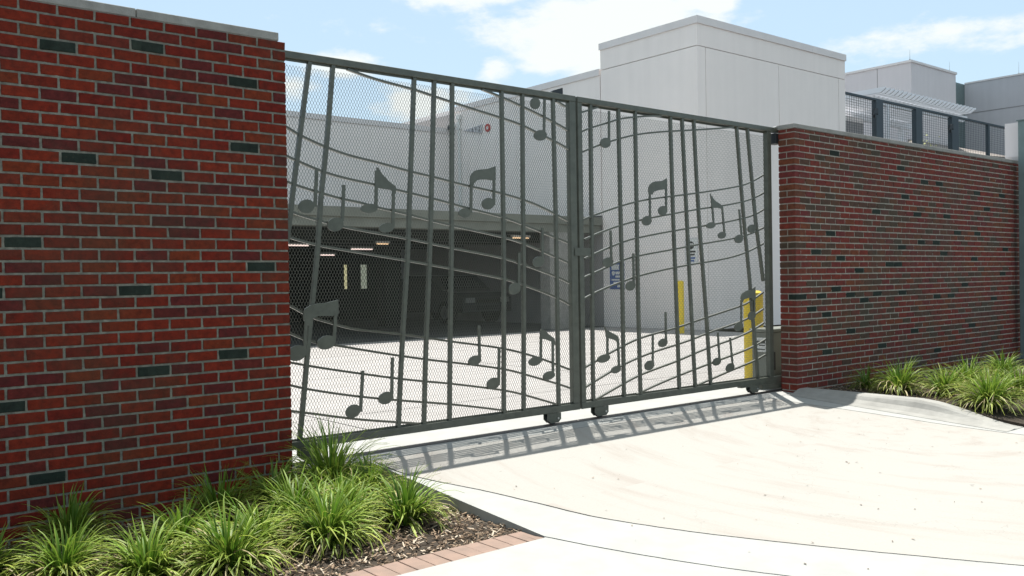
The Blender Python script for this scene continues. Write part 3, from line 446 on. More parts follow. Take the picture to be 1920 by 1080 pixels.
# ------------------------------------------------------------------ gate
YF, YB = .230, .262
def note(parent, hs, ss, po):
    import bmesh
    mb = MB(); y0, y1 = .2185, .2285
    for q, (x, z, rx, rz) in enumerate(hs):
        pts = []
        for i in range(22):
            t = 2*math.pi*i/22; u = rx*math.cos(t); w = rz*math.sin(t); a = .28; pts.append((x+u, z+w+u*math.tan(a)*.35))
        mb.prism(pts, y0+.0002*q, y1+.0002*q)
    for q, (x0, z0, x1, z1) in enumerate(ss):
        w = .0125; mb.prism([(x0-w, z0), (x0+w, z0), (x1+w, z1), (x1-w, z1)], y0+.0006+.0002*q, y1+.0006)
    if po: mb.prism([tuple(p) for p in po], y0+.0012, y1+.0012)
    return mb.build('music_note', 'gate_metal', parent)
def expanded(parent, x0, x1, z0, z1, y):
    sw, lw = .0235, .0445; th = .00092; d = .0015
    nx = int((x1-x0)/sw); nz = int((z1-z0)/lw); V = []; F = []; c = 0
    P = []; 
    i, k = np.meshgrid(np.arange(nx), np.arange(nz), indexing='ij'); i = i.ravel(); k = k.ravel()
    cx = x0+(i+.5)*sw; cz = z0+(k+.5)*lw
    segs = []; bl = .0045
    for sx in (-1, 1):
        for sz in (-1, 1):
            xs_ = cx+sx*(sw/2-th); xt = cx+sx*th
            segs.append(np.stack([xs_, cz+sz*bl, xt, cz+sz*(lw/2-bl)], 1))
            segs.append(np.stack([xt, cz+sz*(lw/2-bl-.0006), xt, cz+sz*lw/2], 1))
            segs.append(np.stack([xs_, cz, xs_, cz+sz*(bl+.0006)], 1))
    S = np.concatenate(segs); n = len(S)
    dx = S[:,2]-S[:,0]; dz = S[:,3]-S[:,1]; L = np.hypot(dx, dz); nxx = -dz/L*th; nzz = dx/L*th
    a = S[:, :2]; b = S[:, 2:]; nn = np.stack([nxx, nzz], 1)
    rows = []
    for base in (a, b):
        for sgn, yy in ((1, y-d/2), (1, y+d/2), (-1, y+d/2), (-1, y-d/2)):
            q = base+nn*sgn; rows.append(np.stack([q[:,0], np.full(n, yy), q[:,1]], 1))
    V = np.stack(rows, 1).reshape(-1, 3); base = np.arange(n)[:, None]*8
    F = np.concatenate([base+np.array([[0,1,5,4]]), base+np.array([[1,2,6,5]]), base+np.array([[2,3,7,6]]), base+np.array([[3,0,4,7]])], 0)
    me = bpy.data.meshes.new('expanded_mesh'); me.vertices.add(len(V)); me.vertices.foreach_set('co', V.ravel().astype('f4'))
    me.loops.add(F.size); me.loops.foreach_set('vertex_index', F.ravel().astype('i4')); me.polygons.add(len(F))
    me.polygons.foreach_set('loop_start', np.arange(0, F.size, 4, dtype='i4')); me.update(calc_edges=True); me.materials.append(M['mesh_metal'])
    link('mesh_infill', me, parent, kind='stuff')
def carriage(parent, xa, xb, zt):
    xc = (xa+xb)/2; r = .047; zc = -1.262+r
    for y0, y1 in ((.222,.2285), (.274,.2805)):
        pts = [(xa,zt),(xb,zt),(xb,zc-.008),(xb-.03,zc-.036),(xa+.035,zc-.036),(xa,zc-.004)]
        c = MB().prism(pts, y0, y1).build('wheel_bracket', 'gate_metal', parent)
        MB().cyl((xb-.035, y0-.006, zc+.0), (xb-.035, y0, zc+.0), .011, n=6).build('bolt_head', 'steel', c)
    w = MB().cyl((xc-.01, .233, zc), (xc-.01, .269, zc), r, n=24).build('wheel', 'dark_metal', parent, smooth=False)
    MB().cyl((xc-.01, .229, zc), (xc-.01, .273, zc), .020, n=12).build('hub', 'steel', w)
def leaf(label, x0, x1, staff, bars, notes, my, xm0, xm1, rail_ext):
    t = thing('sliding_gate', ((x0+x1)/2, .25, -1.262), label, 'gate', 'pair of music stave gates across the drive')
    a, b = rail_ext
    o = MB().box(a, b, .222, .280, 1.562, 1.612).build('top_rail', 'gate_metal', t); bevel(o, .003)
    o = MB().box(a, b, .222, .280, -1.166, -1.110).build('bottom_rail', 'gate_metal', t); bevel(o, .003)
    for xa, xb in ((x0, x0+.055), (x1-.075, x1)):
        o = MB().box(xa, xb, .224, .278, -1.109, 1.561).build('stile', 'gate_metal', t); bevel(o, .003)
    # thin angle holding the infill
    for z0, z1 in ((1.545, 1.5615), (-1.1095, -1.095)):
        MB().box(x0+.056, x1-.076, my+.0035, my+.008, z0, z1).build('infill_clip', 'gate_metal', t)
    for l in bars:
        pts = [(x, min(max(z, -1.109), 1.561)) for x, z in l]; pts[0] = (pts[0][0], 1.561)
        if l[-1][1] < -1.0: pts[-1] = (pts[-1][0], -1.109)
        MB().strip(relax(smooth_line(pts, 3), 2), .030, YF, YB-.004).build('bar', 'gate_metal', t)
    for l in staff:
        pts = relax(smooth_line(l, 5), 6)
        pts = [p for p in pts if -1.105 < p[1] < 1.556 and x0+.02 < p[0] < x1-.02]
        MB().strip(pts, .0165, YF+.0035, YF+.0255, 0, 1).build('stave_line', ['stave_metal', 'edge_highlight'], t)
    for n in notes: note(t, *n)
    expanded(t, xm0, xm1, -1.108, 1.560, my)
    return t
gl = leaf('left leaf of the olive grey music note gate, nearer the tall left brick wall', 2.20, 5.606, STAFF_L, BARS_L, NOTES_L, .2425, 2.26, 5.535, (2.20, 5.606))
gr = leaf('right leaf of the olive grey music note gate, meeting the right brick wall', 5.630, 8.535, STAFF_R, BARS_R, NOTES_R, .2700, 5.686, 8.46, (5.630, 9.6))
# lock plate, catch, carriages
o = MB().box(5.564, 5.758, .2155, .2215, .197, .268).build('lock_plate', 'gate_metal', gl); bevel(o, .002)
MB().prism([(5.33,1.613),(5.465,1.613),(5.465,1.668),(5.455,1.668),(5.35,1.634)], .235, .262).build('catch_bracket', 'dark_metal', gl)
carriage(gl, 5.218, 5.374, -1.167); carriage(gl, 2.9, 3.06, -1.167); carriage(gr, 5.791, 5.962, -1.167); carriage(gr, 8.10, 8.26, -1.187)
o = MB().box(7.95, 9.6, .224, .278, -1.186, -1.1665).build('carriage_plate', 'gate_metal', gr)
o = MB().box(8.33, 9.6, .226, .276, -1.235, -1.1875).build('tail_beam', 'gate_metal', gr)
# guide roller bracket on the wall
t = thing('gate_guide', (8.66,.24,1.5), 'dark roller guide box on the right wall end under the gate top rail', 'gate guide')
o = MB().box(8.585, 8.700, .205, .30, 1.435, 1.548).build('guide_box', 'dark_metal', t); bevel(o, .003)
MB().cyl((8.605,.2,1.613),(8.605,.24,1.613),.012,n=8).build('guide_bolt', 'steel', t)
# track
t = thing('gate_track', (5.6,.25,-1.27), 'dark steel rail set in the concrete under the gate', 'track')
MB().add([(-1.5,.205,-1.2685),(-1.5,.30,-1.2685),(-1.5,.256,-1.262),(-1.5,.246,-1.262),(14,.205,-1.2685),(14,.30,-1.2685),(14,.256,-1.262),(14,.246,-1.262)],[(0,1,2,3),(7,6,5,4),(3,2,6,7),(2,1,5,6),(0,3,7,4),(1,0,4,5)]).build('track_rail', 'rail_metal', t)
for i in range(12): MB().cyl((-.5+i*.95,.222,-1.268),(-.5+i*.95,.222,-1.2625),.008,n=8).build('track_bolt', 'rail_metal', t)
# gate operator cabinet
t = thing('gate_operator', (9.0,.5,-1.27), 'squat olive grey gate motor cabinet behind the right end of the gate', 'cabinet')
o = MB().box(8.66, 9.45, .36, .60, -1.185, -.640).build('cabinet_body', 'cabinet_metal', t); bevel(o, .006)
o = MB().box(8.64, 9.47, .34, .62, -.637, -.600).build('cabinet_lid', 'cabinet_metal', t); bevel(o, .006)
lb = MB().box(8.664-.009, 8.656, .40, .54, -.86, -.70).build('warning_label', 'white', t)
for i, (a, b2, h) in enumerate(((.42,.53,.03),(.42,.50,.012),(.42,.52,.012))): MB().box(8.652, 8.6545, a, b2, -.735-.045*i-h, -.735-.045*i).build('label_print', 'black', lb)
MB().box(8.70, 8.75, .352, .3595, -1.06, -.86).build('chain_slot', 'black', t)
MB().box(8.62, 9.4, .37, .59, -1.268, -1.187).build('footing', 'coping', t)
# ------------------------------------------------------------------ courtyard buildings
XW = 16.96
t = thing('main_building', (XW+3,9,G0), 'large plain white rendered building with a tall corner block behind the gate', 'building')
def panel(a, b, c, d, z0, z1, name='wall_panel', m='paint_white'):
    return MB().box(a, b, c, d, z0, z1).build(name, m, t)
MB().box(XW+.05, 23.30, 8.05, 11.14, -1.27, 5.95).build('core', 'joint_dark', t)
for a, b in ((XW,17.25),(17.268,20.19),(20.208,23.00),(23.018,23.345)):
    panel(a, b, 8.0, 8.049, -1.27, 5.375)
panel(XW, 23.345, 8.0, 8.049, 5.393, 5.90, 'parapet_band'); panel(XW, XW+.049, 8.051, 11.17, 5.393, 5.90, 'parapet_band')
panel(XW, XW+.049, 8.051, 11.17, -1.27, 5.375)
panel(23.301, 23.345, 8.051, 11.17, -1.27, 5.90)
for a, b, c, d in ((XW-.03,18.36,7.97,8.2),(18.366,21.7,7.97,8.2),(21.706,23.375,7.97,8.2),(XW-.03,XW+.2,8.2,11.2),(XW+.2,23.375,11.0,11.2),(23.2,23.375,8.2,11.0)):
    panel(a, b, c, d, 5.902, 6.075, 'parapet_cap', 'cap_metal')
MB().box(XW+.2, 23.2, 8.2, 11.0, 5.95, 5.99).build('flat_roof', 'garage_concrete', t)
# long wing running back
MB().box(XW+.05, 30, 11.20, 33, -1.27, 5.25).build('core', 'joint_dark', t)
for a, b in ((11.201,14.6),(14.612,17.78)): panel(XW, XW+.049, a, b, 1.62 if a > 10 else -1.27, 5.26)
panel(XW-.03, XW+.2, 11.205, 17.8, 5.262, 5.43, 'parapet_cap', 'cap_metal'); panel(XW+.2, 30, 11.205, 33, 5.262, 5.43, 'flat_roof', 'cap_metal')
# rear range across the back, above the parking deck
for a, b in ((-16,-9.1),(-9.085,-2.1),(-2.085,4.9),(4.915,11.2),(11.215,XW-.01)):
    panel(a, b, 17.83, 17.88, 1.62, 4.62)
MB().box(-16, XW, 17.881, 20.6, 1.6, 4.62).build('core', 'joint_dark', t)
panel(-16.02, XW-.035, 17.80, 20.65, 4.621, 4.77, 'parapet_cap', 'cap_metal')
# things on that wall
t = thing('downpipe', (16.9,17.35,1.6), 'slim white downpipe in the far corner of the wing wall', 'pipe')
MB().cyl((16.92,17.34,1.6),(16.92,17.34,5.0),.05,n=10).build('pipe', 'white', t); MB().box(16.86,16.958,17.26,17.42,5.0,5.14).build('hopper_head', 'white', t)
for z in (2.4,3.6,4.7): MB().box(16.86,16.958,17.275,17.405,z,z+.04).build('pipe_clip', 'white', t)
t = thing('pennant_plaque', (16.93,16.6,4.4), 'grey wedge-shaped plaque pointing left, high on the white wall', 'plaque')
vs = [(0,17.15,4.62),(0,16.22,4.42),(0,16.18,4.69)]
MB().add([(16.92,y,z) for _,y,z in vs]+[(16.955,y,z) for _,y,z in vs], [(0,1,2),(5,4,3),(0,3,4,1),(1,4,5,2),(2,5,3,0)]).build('wedge', 'paint_dark', t)
for i in range(4): MB().box(16.912,16.9195,16.30+.17*i,16.32+.17*i,4.47+.028*i,4.65-.012*i).build('rib', 'dark_metal', t)
t = thing('round_badge', (16.93,15.93,4.55), 'small red round badge right of the grey wedge plaque', 'badge')
MB().cyl((16.958,15.93,4.55),(16.93,15.93,4.55),.12,n=22).build('disc', 'red', t); MB().cyl((16.93,15.93,4.55),(16.924,15.93,4.55),.05,n=16).build('centre', 'white', t)
t = thing('wall_lamp', (16.9,17.68,4.78), 'small dark floodlight at the far corner of the white wall', 'lamp')
MB().box(16.78,16.90,17.60,17.76,4.72,4.86).build('lamp_head', 'dark_metal', t); MB().cyl((16.90,17.68,4.79),(16.96,17.68,4.79),.03,n=8).build('arm', 'dark_metal', t)
# signs on the wing wall (face -X): u runs along -Y, to the right in the photograph
def sign_box(t, name, m, y1, y0, z0, z1, x, par=None): return MB().box(x-.006, x, y0, y1, z0, z1).build(name, m, par or t)
t = thing('parking_sign', (16.94,10.7,.05), 'blue and white parking notice on the white wall behind the right gate leaf', 'sign')
pl = sign_box(t, 'plate', 'blue', 10.93, 10.42, -.30, .38, 16.955)
for z0, z1, a, b in ((.20,.33,10.86,10.60),(.22,.31,10.57,10.48),(.08,.15,10.72,10.48),(-.0,.05,10.72,10.52),(-.08,-.04,10.86,10.48),(-.15,-.11,10.80,10.50),(-.25,-.19,10.66,10.48)):
    sign_box(t, 'sign_print', 'white', a, b, z0, z1, 16.9485, pl)
MB().cyl((16.9485,10.80,.11),(16.943,10.80,.11),.055,n=16).build('sign_print', 'white', pl)
t = thing('notice_board', (16.94,8.24,.6), 'white notice with dark round pictogram on the wall near the building corner', 'sign')
pl = sign_box(t, 'plate', 'white', 8.43, 8.05, .30, .90, 16.955)
for a, b, z0, z1 in ((8.43,8.05,.888,.90),(8.43,8.05,.30,.312),(8.43,8.418,.312,.888),(8.062,8.05,.312,.888)): sign_box(t, 'border', 'paint_dark', a, b, z0, z1, 16.9485, pl)
o = MB().cyl((16.9485,8.26,.73),(16.943,8.26,.73),.095,n=20).build('pictogram', 'black', pl)
sign_box(t, 'pictogram_bar', 'white', 8.33, 8.19, .75, .775, 16.9425, pl)
for z, a, b, m in ((.56,8.36,8.12,'black'),(.49,8.34,8.15,'black'),(.41,8.32,8.13,'blue'),(.345,8.30,8.16,'blue')): sign_box(t, 'sign_print', m, a, b, z, z+.04, 16.9485, pl)
# yellow bollards
def bollard(x, y, r, h, lab):
    t = thing('bollard', (x,y,G0), lab, 'bollard', 'yellow bollards in the courtyard')
    MB().cyl((x,y,G0),(x,y,G0+h),r,n=26).build('post', 'yellow', t, smooth=False); MB().cyl((x,y,G0+h),(x,y,G0+h+r*.22),r*.99,r*.6,n=26).build('cap', 'yellow', t)
bollard(15.87, 7.7, .085, 1.16, 'slim yellow bollard against the white wall, seen through the middle of the right gate leaf')
bollard(9.225, .98, .115, 1.06, 'thicker yellow bollard just behind the gate motor cabinet')
# ------------------------------------------------------------------ parking deck
t = thing('parking_garage', (5,11.5,G0), 'low dark open-fronted parking garage across the back of the courtyard', 'garage')
MB().box(-12, XW-.02, 11.23, 11.60, 1.16, 1.36).build('lintel', 'garage_concrete', t)
MB().box(-12, XW-.02, 11.16, 11.60, 1.362, 1.56).build('parapet', 'garage_concrete', t)
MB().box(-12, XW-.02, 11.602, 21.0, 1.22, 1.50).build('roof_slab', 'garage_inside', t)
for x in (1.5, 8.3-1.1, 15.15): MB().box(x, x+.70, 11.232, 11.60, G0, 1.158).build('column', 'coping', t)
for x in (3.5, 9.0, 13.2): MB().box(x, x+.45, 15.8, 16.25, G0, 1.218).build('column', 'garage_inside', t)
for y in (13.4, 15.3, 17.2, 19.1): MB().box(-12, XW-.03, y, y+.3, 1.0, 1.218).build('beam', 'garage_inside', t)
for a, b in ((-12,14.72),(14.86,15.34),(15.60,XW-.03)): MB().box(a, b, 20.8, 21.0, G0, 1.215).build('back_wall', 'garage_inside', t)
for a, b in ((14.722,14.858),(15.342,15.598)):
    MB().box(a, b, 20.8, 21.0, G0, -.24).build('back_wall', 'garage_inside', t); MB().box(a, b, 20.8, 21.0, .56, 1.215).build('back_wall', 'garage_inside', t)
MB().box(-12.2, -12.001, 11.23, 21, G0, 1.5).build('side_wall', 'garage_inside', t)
for a, c, m in ((14.722,14.858,'glow_pane_warm'),(15.342,15.598,'glow_pane_cool')): MB().box(a+.002, c-.002, 20.86, 20.9, -.238, .558).build('window', m, t)  # glowing panes stand in for daylight through the back wall slots
def tube(x0, x1, y, z, m, lab):
    t = thing('ceiling_light', ((x0+x1)/2,y,z), lab, 'light', 'strip lights under the garage roof')
    MB().box(x0, x1, y-.05, y+.05, z+.03, z+.08).build('housing', 'white', t); MB().cyl((x0+.03,y,z+.01),(x1-.03,y,z+.01),.018,n=8).build('tube', m, t)
tube(12.76, 13.5, 16.9, .90, 'tube_pink', 'strip light in the middle of the garage ceiling, the longer of two close together')
tube(10.3, 11.1, 16.1, .95, 'tube_pink', 'strip light nearest the left brick wall')
tube(12.6, 13.1, 18.4, .78, 'tube_pink', 'short strip light deepest in the garage')
tube(12.2, 12.6, 14.6, .95, 'tube_warm', 'amber strip light left of the garage middle')
tube(14.9, 15.5, 12.4, 1.05, 'tube_warm', 'orange strip light just inside by the garage column')
# parked car inside
def car(cx, cy, lab):
    t = thing('parked_car', (cx,cy,G0), lab, 'car'); z = G0
    prof = [(-2.2,.35),(-2.2,.75),(-1.95,.9),(-1.2,.98),(-.55,1.40),(.75,1.42),(1.45,1.0),(2.1,.9),(2.25,.6),(2.2,.3)]
    MB().add([(cx-.88, cy+a, z+b) for a, b in prof]+[(cx+.88, cy+a, z+b) for a, b in prof], [tuple(range(10)), tuple(range(19,9,-1))]+[(i,i+10,(i+1)%10+10,(i+1)%10) for i in range(10)]).build('body', 'car_paint', t)
    MB().add([(cx-.72,cy-1.17,z+1.005),(cx+.72,cy-1.17,z+1.005),(cx+.62,cy-.60,z+1.385),(cx-.62,cy-.60,z+1.385)], [(0,1,2,3)]).build('windscreen', 'glass_dark', t)
    for sx in (-1, 1):
        MB().box(cx+sx*.62-.16, cx+sx*.62+.16, cy-2.23, cy-2.19, z+.62, z+.76).build('headlight', 'steel', t)
        for sy in (-1.35, 1.35): 
            w = MB().cyl((cx+sx*.90,cy+sy,z+.33),(cx+sx*.68,cy+sy,z+.33),.33,n=20).build('wheel', 'tyre', t); MB().cyl((cx+sx*.905,cy+sy,z+.33),(cx+sx*.899,cy+sy,z+.33),.19,n=14).build('rim', 'steel', w)
    MB().box(cx-.35, cx+.35, cy-2.235, cy-2.20, z+.42, z+.54).build('number_plate', 'dark_metal', t); MB().box(cx-.5, cx+.5, cy-2.225, cy-2.20, z+.60, z+.72).build('grille', 'black', t)
car(16.1, 17.2, 'dark car parked nose-out inside the garage')
# ------------------------------------------------------------------ roof terrace, pergola and the buildings on the right
t = thing('terrace_building', (28,10,G0), 'low white building carrying the fenced roof terrace behind the right wall', 'building')
MB().box(23.40, 48.5, 8.1, 13.9, G0, 3.55).build('wall', 'paint_white', t); MB().box(23.40, 48.5, 8.1, 13.9, 3.552, 3.60).build('terrace_deck', 'garage_floor', t)
t = thing('terrace_fence', (29,8.3,3.6), 'dark blue grey wire grid fence with broad posts on the roof terrace', 'fence')
ZT = 5.10
for a, b in ((25.47,25.86),(27.87,28.28),(30.27,30.74)): MB().box(a, b, 8.25, 8.40, 3.6, ZT-.002).build('post', 'slate', t) if 'slate' in M else MB().box(a, b, 8.25, 8.40, 3.6, ZT-.002).build('post', mat('slate', (.05,.07,.085), .6).name, t)
MB().box(33.0, 33.12, 8.26, 8.36, 3.6, ZT-.002).build('post', 'slate', t); MB().box(35.6, 35.72, 8.26, 8.36, 3.6, ZT-.002).build('post', 'slate', t)
MB().box(23.40, 38, 8.27, 8.35, ZT, ZT+.06).build('top_rail', 'slate', t)
mb = MB()
for i in range(int((38-23.45)/.125)):
    x = 23.45+i*.125; mb.box(x, x+.008, 8.30, 8.308, 3.62, ZT)
for i in range(20): mb.box(23.41, 38, 8.312, 8.318, 3.66+i*.074, 3.666+i*.074)
mb.build('wire_grid', 'slate', t, kind='stuff')
for x in (25.25, 30.02):
    mb = MB(); b = [(x+.2,4.85),(x+.05,4.83),(x-.10,4.62),(x-.04,4.62),(x+.02,4.70),(x+.02,4.55),(x+.08,4.56),(x+.11,4.70),(x+.2,4.66)]
    mb.prism(b, 8.18, 8.24).build('bracket', 'dark_metal', t)
t = thing('pergola', (31,9.6,3.6), 'white slatted pergola over the roof terrace', 'pergola')
def beam(y, z0=5.49, z1=5.72):
    MB().prism([(27.75,z1),(34.42,z1),(34.42,z1-.06),(34.12,z0),(28.0,z0),(27.75,z1-.08)], y, y+.10).build('beam', 'pergola', t)
beam(9.6); beam(11.6)
for i in range(24):
    x = 27.5+i*.275
    MB().add([(x,9.05,5.89),(x+.06,9.05,5.89),(x+.06,9.05,5.83),(x,9.05,5.83),(x,9.22,5.722),(x+.06,9.22,5.722),(x,12.3,5.89),(x+.06,12.3,5.89),(x,12.3,5.722),(x+.06,12.3,5.722)],
        [(0,1,2,3),(3,2,5,4),(0,6,7,1),(4,5,9,8),(6,8,9,7),(0,3,4,8,6),(1,7,9,5,2)]).build('slat', 'pergola', t)
for x in (28.6, 33.4):
    for y in (9.6, 11.6): MB().box(x, x+.14, y+.0-.02, y+.12, 3.60, 5.488).build('post', 'pergola', t)
# flowering shrub behind the fence
mb = MB()
for i in range(420):
    a = random.gauss(0, .45); x = 29.35+a; y = 8.9+random.gauss(0,.25); z = 3.75+abs(random.gauss(0,.32))*(1-.3*abs(a)); s = random.uniform(.02,.06)
    u = Vector((random.gauss(0,1),random.gauss(0,1),random.gauss(0,1))).normalized()*s; w = u.orthogonal().normalized()*s*.6; c = Vector((x,y,z)); mb.add([c-u,c+w,c+u,c-w], [(0,1,2,3)])
sh = thing('shrub', (29.35,8.9,3.6), 'loose yellow green shrub behind the terrace fence', 'shrub'); mb.build('foliage', 'yellow_leaf', sh, kind='stuff', fix=False)
MB().cyl((29.35,8.9,3.6),(29.35,8.9,4.1),.03,n=7).build('stem', 'chip_b', sh); 
# upper building behind the terrace
XA = 38.98
t = thing('grey_building', (XA+2,15,G0), 'plain pale grey building with a flat roof behind the pergola', 'building')
MB().box(XA, 43.2, 14.0, 19.5, G0, 9.20).build('wall', 'paint_grey', t); MB().box(XA-.05, 43.25, 13.95, 19.55, 9.202, 9.30).build('parapet_cap', 'cap_metal', t)
MB().box(36.0, XA+3, 19.55, 40, G0, 9.20).build('wall', 'paint_grey', t)
MB().box(XA-.012, XA-.002, 15.55, 15.57, 3.6, 9.19).build('wall_joint', 'joint_dark', t)
wd = MB().box(XA-.09, XA-.002, 16.84, 18.2, 6.60, 7.76).build('window', 'cap_metal', t)
MB().box(XA-.10, XA-.092, 16.88, 18.16, 7.16, 7.72).build('pane', 'paint_dark', wd); MB().box(XA-.10, XA-.092, 16.88, 18.16, 6.64, 7.09).build('pane', 'glass_dark', wd)
XB = 48.56
t = thing('far_right_building', (XB+2,12,G0), 'wide grey building with a thin storey line at the right edge of the picture', 'building')
MB().box(XB, 62, -2.0, 15.99, G0, 9.75).build('wall', 'paint_dark', t); MB().box(43.21, 50, 16.0, 20, G0, 9.75).build('link_wall', 'pole_metal', t)
MB().box(XB-.04, 62, -2.04, 15.98, 9.752, 9.83).build('parapet_cap', 'cap_metal', t); MB().box(XB-.02, XB-.002, -2.0, 15.98, 8.205, 8.235).build('storey_line', 'joint_dark', t)
t = thing('stair_housing', (41,12.5,3.6), 'low brownish lean-to at the back of the terrace', 'outbuilding')
MB().add([(36.5,12.3,3.6),(45.5,12.3,3.6),(45.5,13.9,3.6),(36.5,13.9,3.6),(36.5,12.3,5.0),(45.5,12.3,5.3),(45.5,13.9,5.8),(38.5,13.9,5.8)], [(0,1,5,4),(1,2,6,5),(2,3,7,6),(3,0,4,7),(4,5,6,7)]).build('walls', mat('tan', (.27,.24,.22), .9, noise=.15, nscale=1).name, t)
for x, y, z, h in ((38.98,14.0,9.3,.45),(42.7,14.0,9.3,.45),(48.6,13.3,9.83,.6)):
    tt = thing('lightning_rod', (x,y+.05,z), {38.98:'thin lightning rod on the near corner of the grey building',42.7:'thin lightning rod near the right end of the grey building',48.6:'thin lightning rod on the roof at the far right edge'}[x], 'lightning rod', 'lightning rods on the roofs')
    MB().cyl((x,y+.05,z),(x,y+.05,z+h),.012,.004,n=6).build('rod', 'steel', tt); MB().cyl((x,y+.05,z),(x,y+.05,z+.04),.04,n=8).build('foot', 'steel', tt)
# white pier on the wall end and the post in front of it
t = thing('wall_pier', (14.5,.09,1.63), 'square white rendered pier standing on the far end of the right wall', 'pier')
mb = MB(); mb.add([(14.40,-.03,1.70),(14.62,-.03,1.70),(14.62,.185,1.70),(14.40,.185,1.70),(14.40,-.03,2.20),(14.62,-.03,2.20),(14.62,.185,2.20),(14.40,.185,2.20),(14.43,.02,1.636),(14.6,.02,1.636),(14.6,.17,1.636),(14.43,.17,1.636)],
 [(4,5,6,7),(0,1,5,4),(1,2,6,5),(2,3,7,6),(3,0,4,7),(8,9,1,0),(9,10,2,1),(10,11,3,2),(11,8,0,3),(11,10,9,8)]); o = mb.build('pier_block', 'paint_grey', t)
t = thing('steel_post', (14.22,-.1,-1.275), 'grey green square steel post at the right edge in front of the wall end', 'post')
o = MB().box(14.215, 14.36, -.20, -.07, -1.275, 2.19).build('post_shaft', 'pole_metal', t); bevel(o, .008, 2); MB().box(14.20,14.375,-.215,-.055,2.191,2.205).build('cap', 'pole_metal', t)
MB().box(14.17,14.40,-.25,-.02,-1.275,-1.262).build('base_plate', 'pole_metal', t)
# ------------------------------------------------------------------ striped grass clumps
def clump(x, y, z, r, h, n, label, seed, dry=.12, upright=.0):
    R = random.Random(seed); t = thing('grass_clump', (x,y,z), label, 'grass clump', 'clumps of striped border grass')
    parts = {'leaf': ([], [], []), 'dry_leaf': ([], [], [])}
    for i in range(int(n*.95)):
        isdry = R.random() < dry; V, F, C = parts['dry_leaf' if isdry else 'leaf']
        a = R.uniform(0, 2*math.pi); br = R.uniform(0, .07)*(.6+r); out = R.random()**.75
        if isdry: out = R.uniform(.6, 1)
        L = (h+r)*.67*R.uniform(.60, 1.2); ang = math.radians(86-out*50+upright*9+R.gauss(0,6)); bend = (0.8+2.3*out+R.gauss(0,.28)-upright*.9)*(1.25 if isdry else 1)
        px, pz = br, 0.; ns = 7; w0 = R.uniform(.0062, .0098)*(.9 if not isdry else .8); tone = R.random(); edge = R.uniform(.4, .95)*(.30+.95*out); side = R.gauss(0,.25)
        ca, sa = math.cos(a), math.sin(a); k = len(V)
        for s in range(ns+1):
            u = s/ns; w = w0*(1-u**3)*(1 if s else .7); aa = a+side*u*u
            cx, cy = x+math.cos(aa)*px, y+math.sin(aa)*px; tx, ty = -math.sin(a), math.cos(a)
            zz = max(z+pz, z+.006)
            V += [(cx-tx*w, cy-ty*w, zz), (cx, cy, zz-.0016), (cx+tx*w, cy+ty*w, zz)]
            e = edge*(.25+.75*u); C += [(e, tone, 0, 1), (e*.12, tone, 0, 1), (e, tone, 0, 1)]
            ds = L/ns; px += math.cos(ang)*ds; pz += math.sin(ang)*ds; ang -= bend/ns*(.4+1.2*u)
        for s in range(ns):
            b = k+3*s; F += [(b,b+1,b+4,b+3), (b+1,b+2,b+5,b+4)]
    for nm, (V, F, C) in parts.items():
        if not F: continue
        me = bpy.data.meshes.new(nm); me.from_pydata(V, [], F); me.materials.append(M[nm]); ca_ = me.color_attributes.new('leaf', 'FLOAT_COLOR', 'POINT')
        ca_.data.foreach_set('color', np.array(C, 'f4').ravel()); me.polygons.foreach_set('use_smooth', [True]*len(F)); me.update()
        link({'leaf':'green_blades','dry_leaf':'dry_blades'}[nm], me, t, kind='stuff')
zl = -1.42
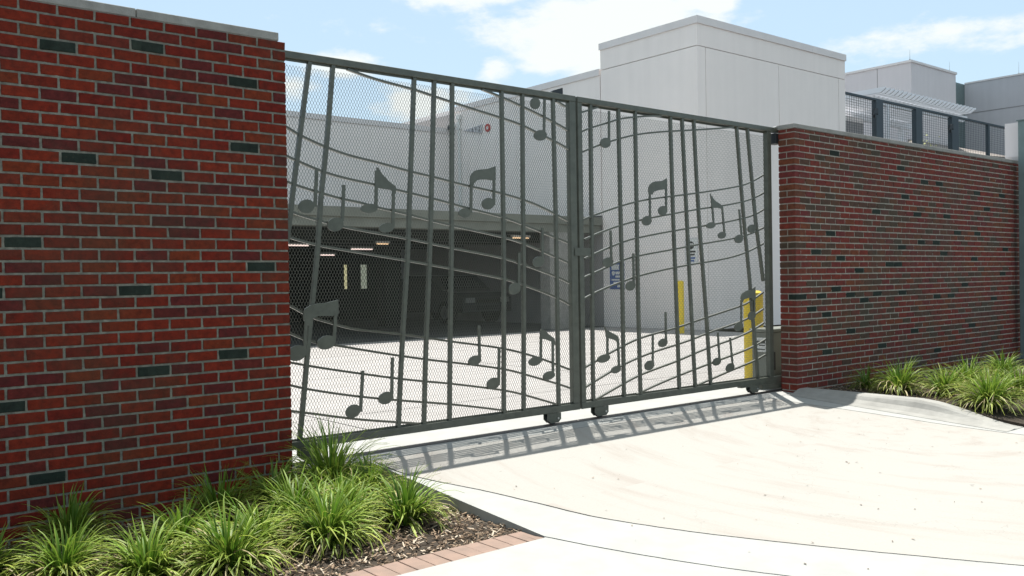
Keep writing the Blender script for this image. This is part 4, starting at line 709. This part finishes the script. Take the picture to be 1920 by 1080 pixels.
CLP = [
 (2.93,-.16,.40,.36,420,'tall bright clump at the corner of the left wall, overlapping the gate bottom',.3),
 (3.07,-.42,.26,.20,240,'small bright clump beside the drive, just right of the wall corner clump',.2),
 (2.88,-1.14,.30,.24,330,'rounded clump closest to the bare mulch and the tip of the paver edging',.0),
 (2.34,-1.22,.36,.27,420,'big clump in the front middle of the left bed, spilling to the pavers',.0),
 (2.50,-.22,.28,.24,230,'dark shaded clump tight against the left wall near its corner',.1),
 (2.08,-.36,.30,.24,300,'upright clump in the shade line midway along the left wall',.3),
 (1.30,-.20,.32,.17,260,'dark green clump against the wall at the far left',.1),
 (1.76,-1.30,.34,.25,400,'wide spilling clump at the bottom edge of the picture, left of the front middle clump',.0),
 (1.12,-.82,.28,.17,320,'yellowish clump at the lower left, in front of the dark one',.0),
 (1.42,-1.14,.30,.22,320,'yellow edged clump at the bottom left edge of the picture',.0),
 (2.42,-.66,.30,.25,300,'clump behind the big front one and left of the wall corner clumps',.1),
 (1.72,-.72,.28,.20,320,'pale arching clump in the middle of the left bed',.1),
 (.82,-.60,.30,.14,260,'partly cropped clump at the left edge of the picture',.0),
 (2.76,-.60,.25,.22,230,'half hidden clump between the corner clump and the rounded one',.1)]
for i, (x, y, r, h, n, lab, up) in enumerate(CLP): clump(x, y, zl, r*(1.0 if i else .98), h*(.84 if i else 1), int(n*1.0), lab, 100+i, upright=up)
CLX = [(2.62,-.98,.26,.20,240,'low clump wedged between the rounded clump and the big front one',.0),(2.02,-1.02,.28,.20,260,'clump squeezed between the two big clumps at the front of the left bed',.0)]
for i, (x, y, r, h, n, lab, up) in enumerate(CLX): clump(x, y, zl, r, h, n, lab, 150+i, upright=up)
zr = -1.27
CR = [
 (9.45,-.34,.22,.20,150,'small dim clump in the wall shade behind the start of the right kerb',.1),
 (9.30,-.80,.33,.27,330,'leftmost sunlit clump of the right bed',.3),
 (9.42,-1.22,.30,.25,300,'second sunlit clump of the right bed',.2),
 (9.15,-1.78,.40,.30,480,'largest clump of the right bed, hanging over the kerb end',.2),
 (10.2,-1.62,.34,.22,320,'clump behind the largest one, at the right edge of the picture',.3),
 (9.55,-2.20,.34,.26,320,'clump cropped by the right edge, nearest the sidewalk',.0),
 (10.4,-1.0,.32,.20,300,'clump half hidden behind the sunlit ones, close to the right wall',.3),
 (11.6,-.9,.32,.18,260,'farthest clump, at the foot of the right wall',.3)]
for i, (x, y, r, h, n, lab, up) in enumerate(CR): clump(x, y, zrb(y), r, h, n, lab, 200+i, upright=up)
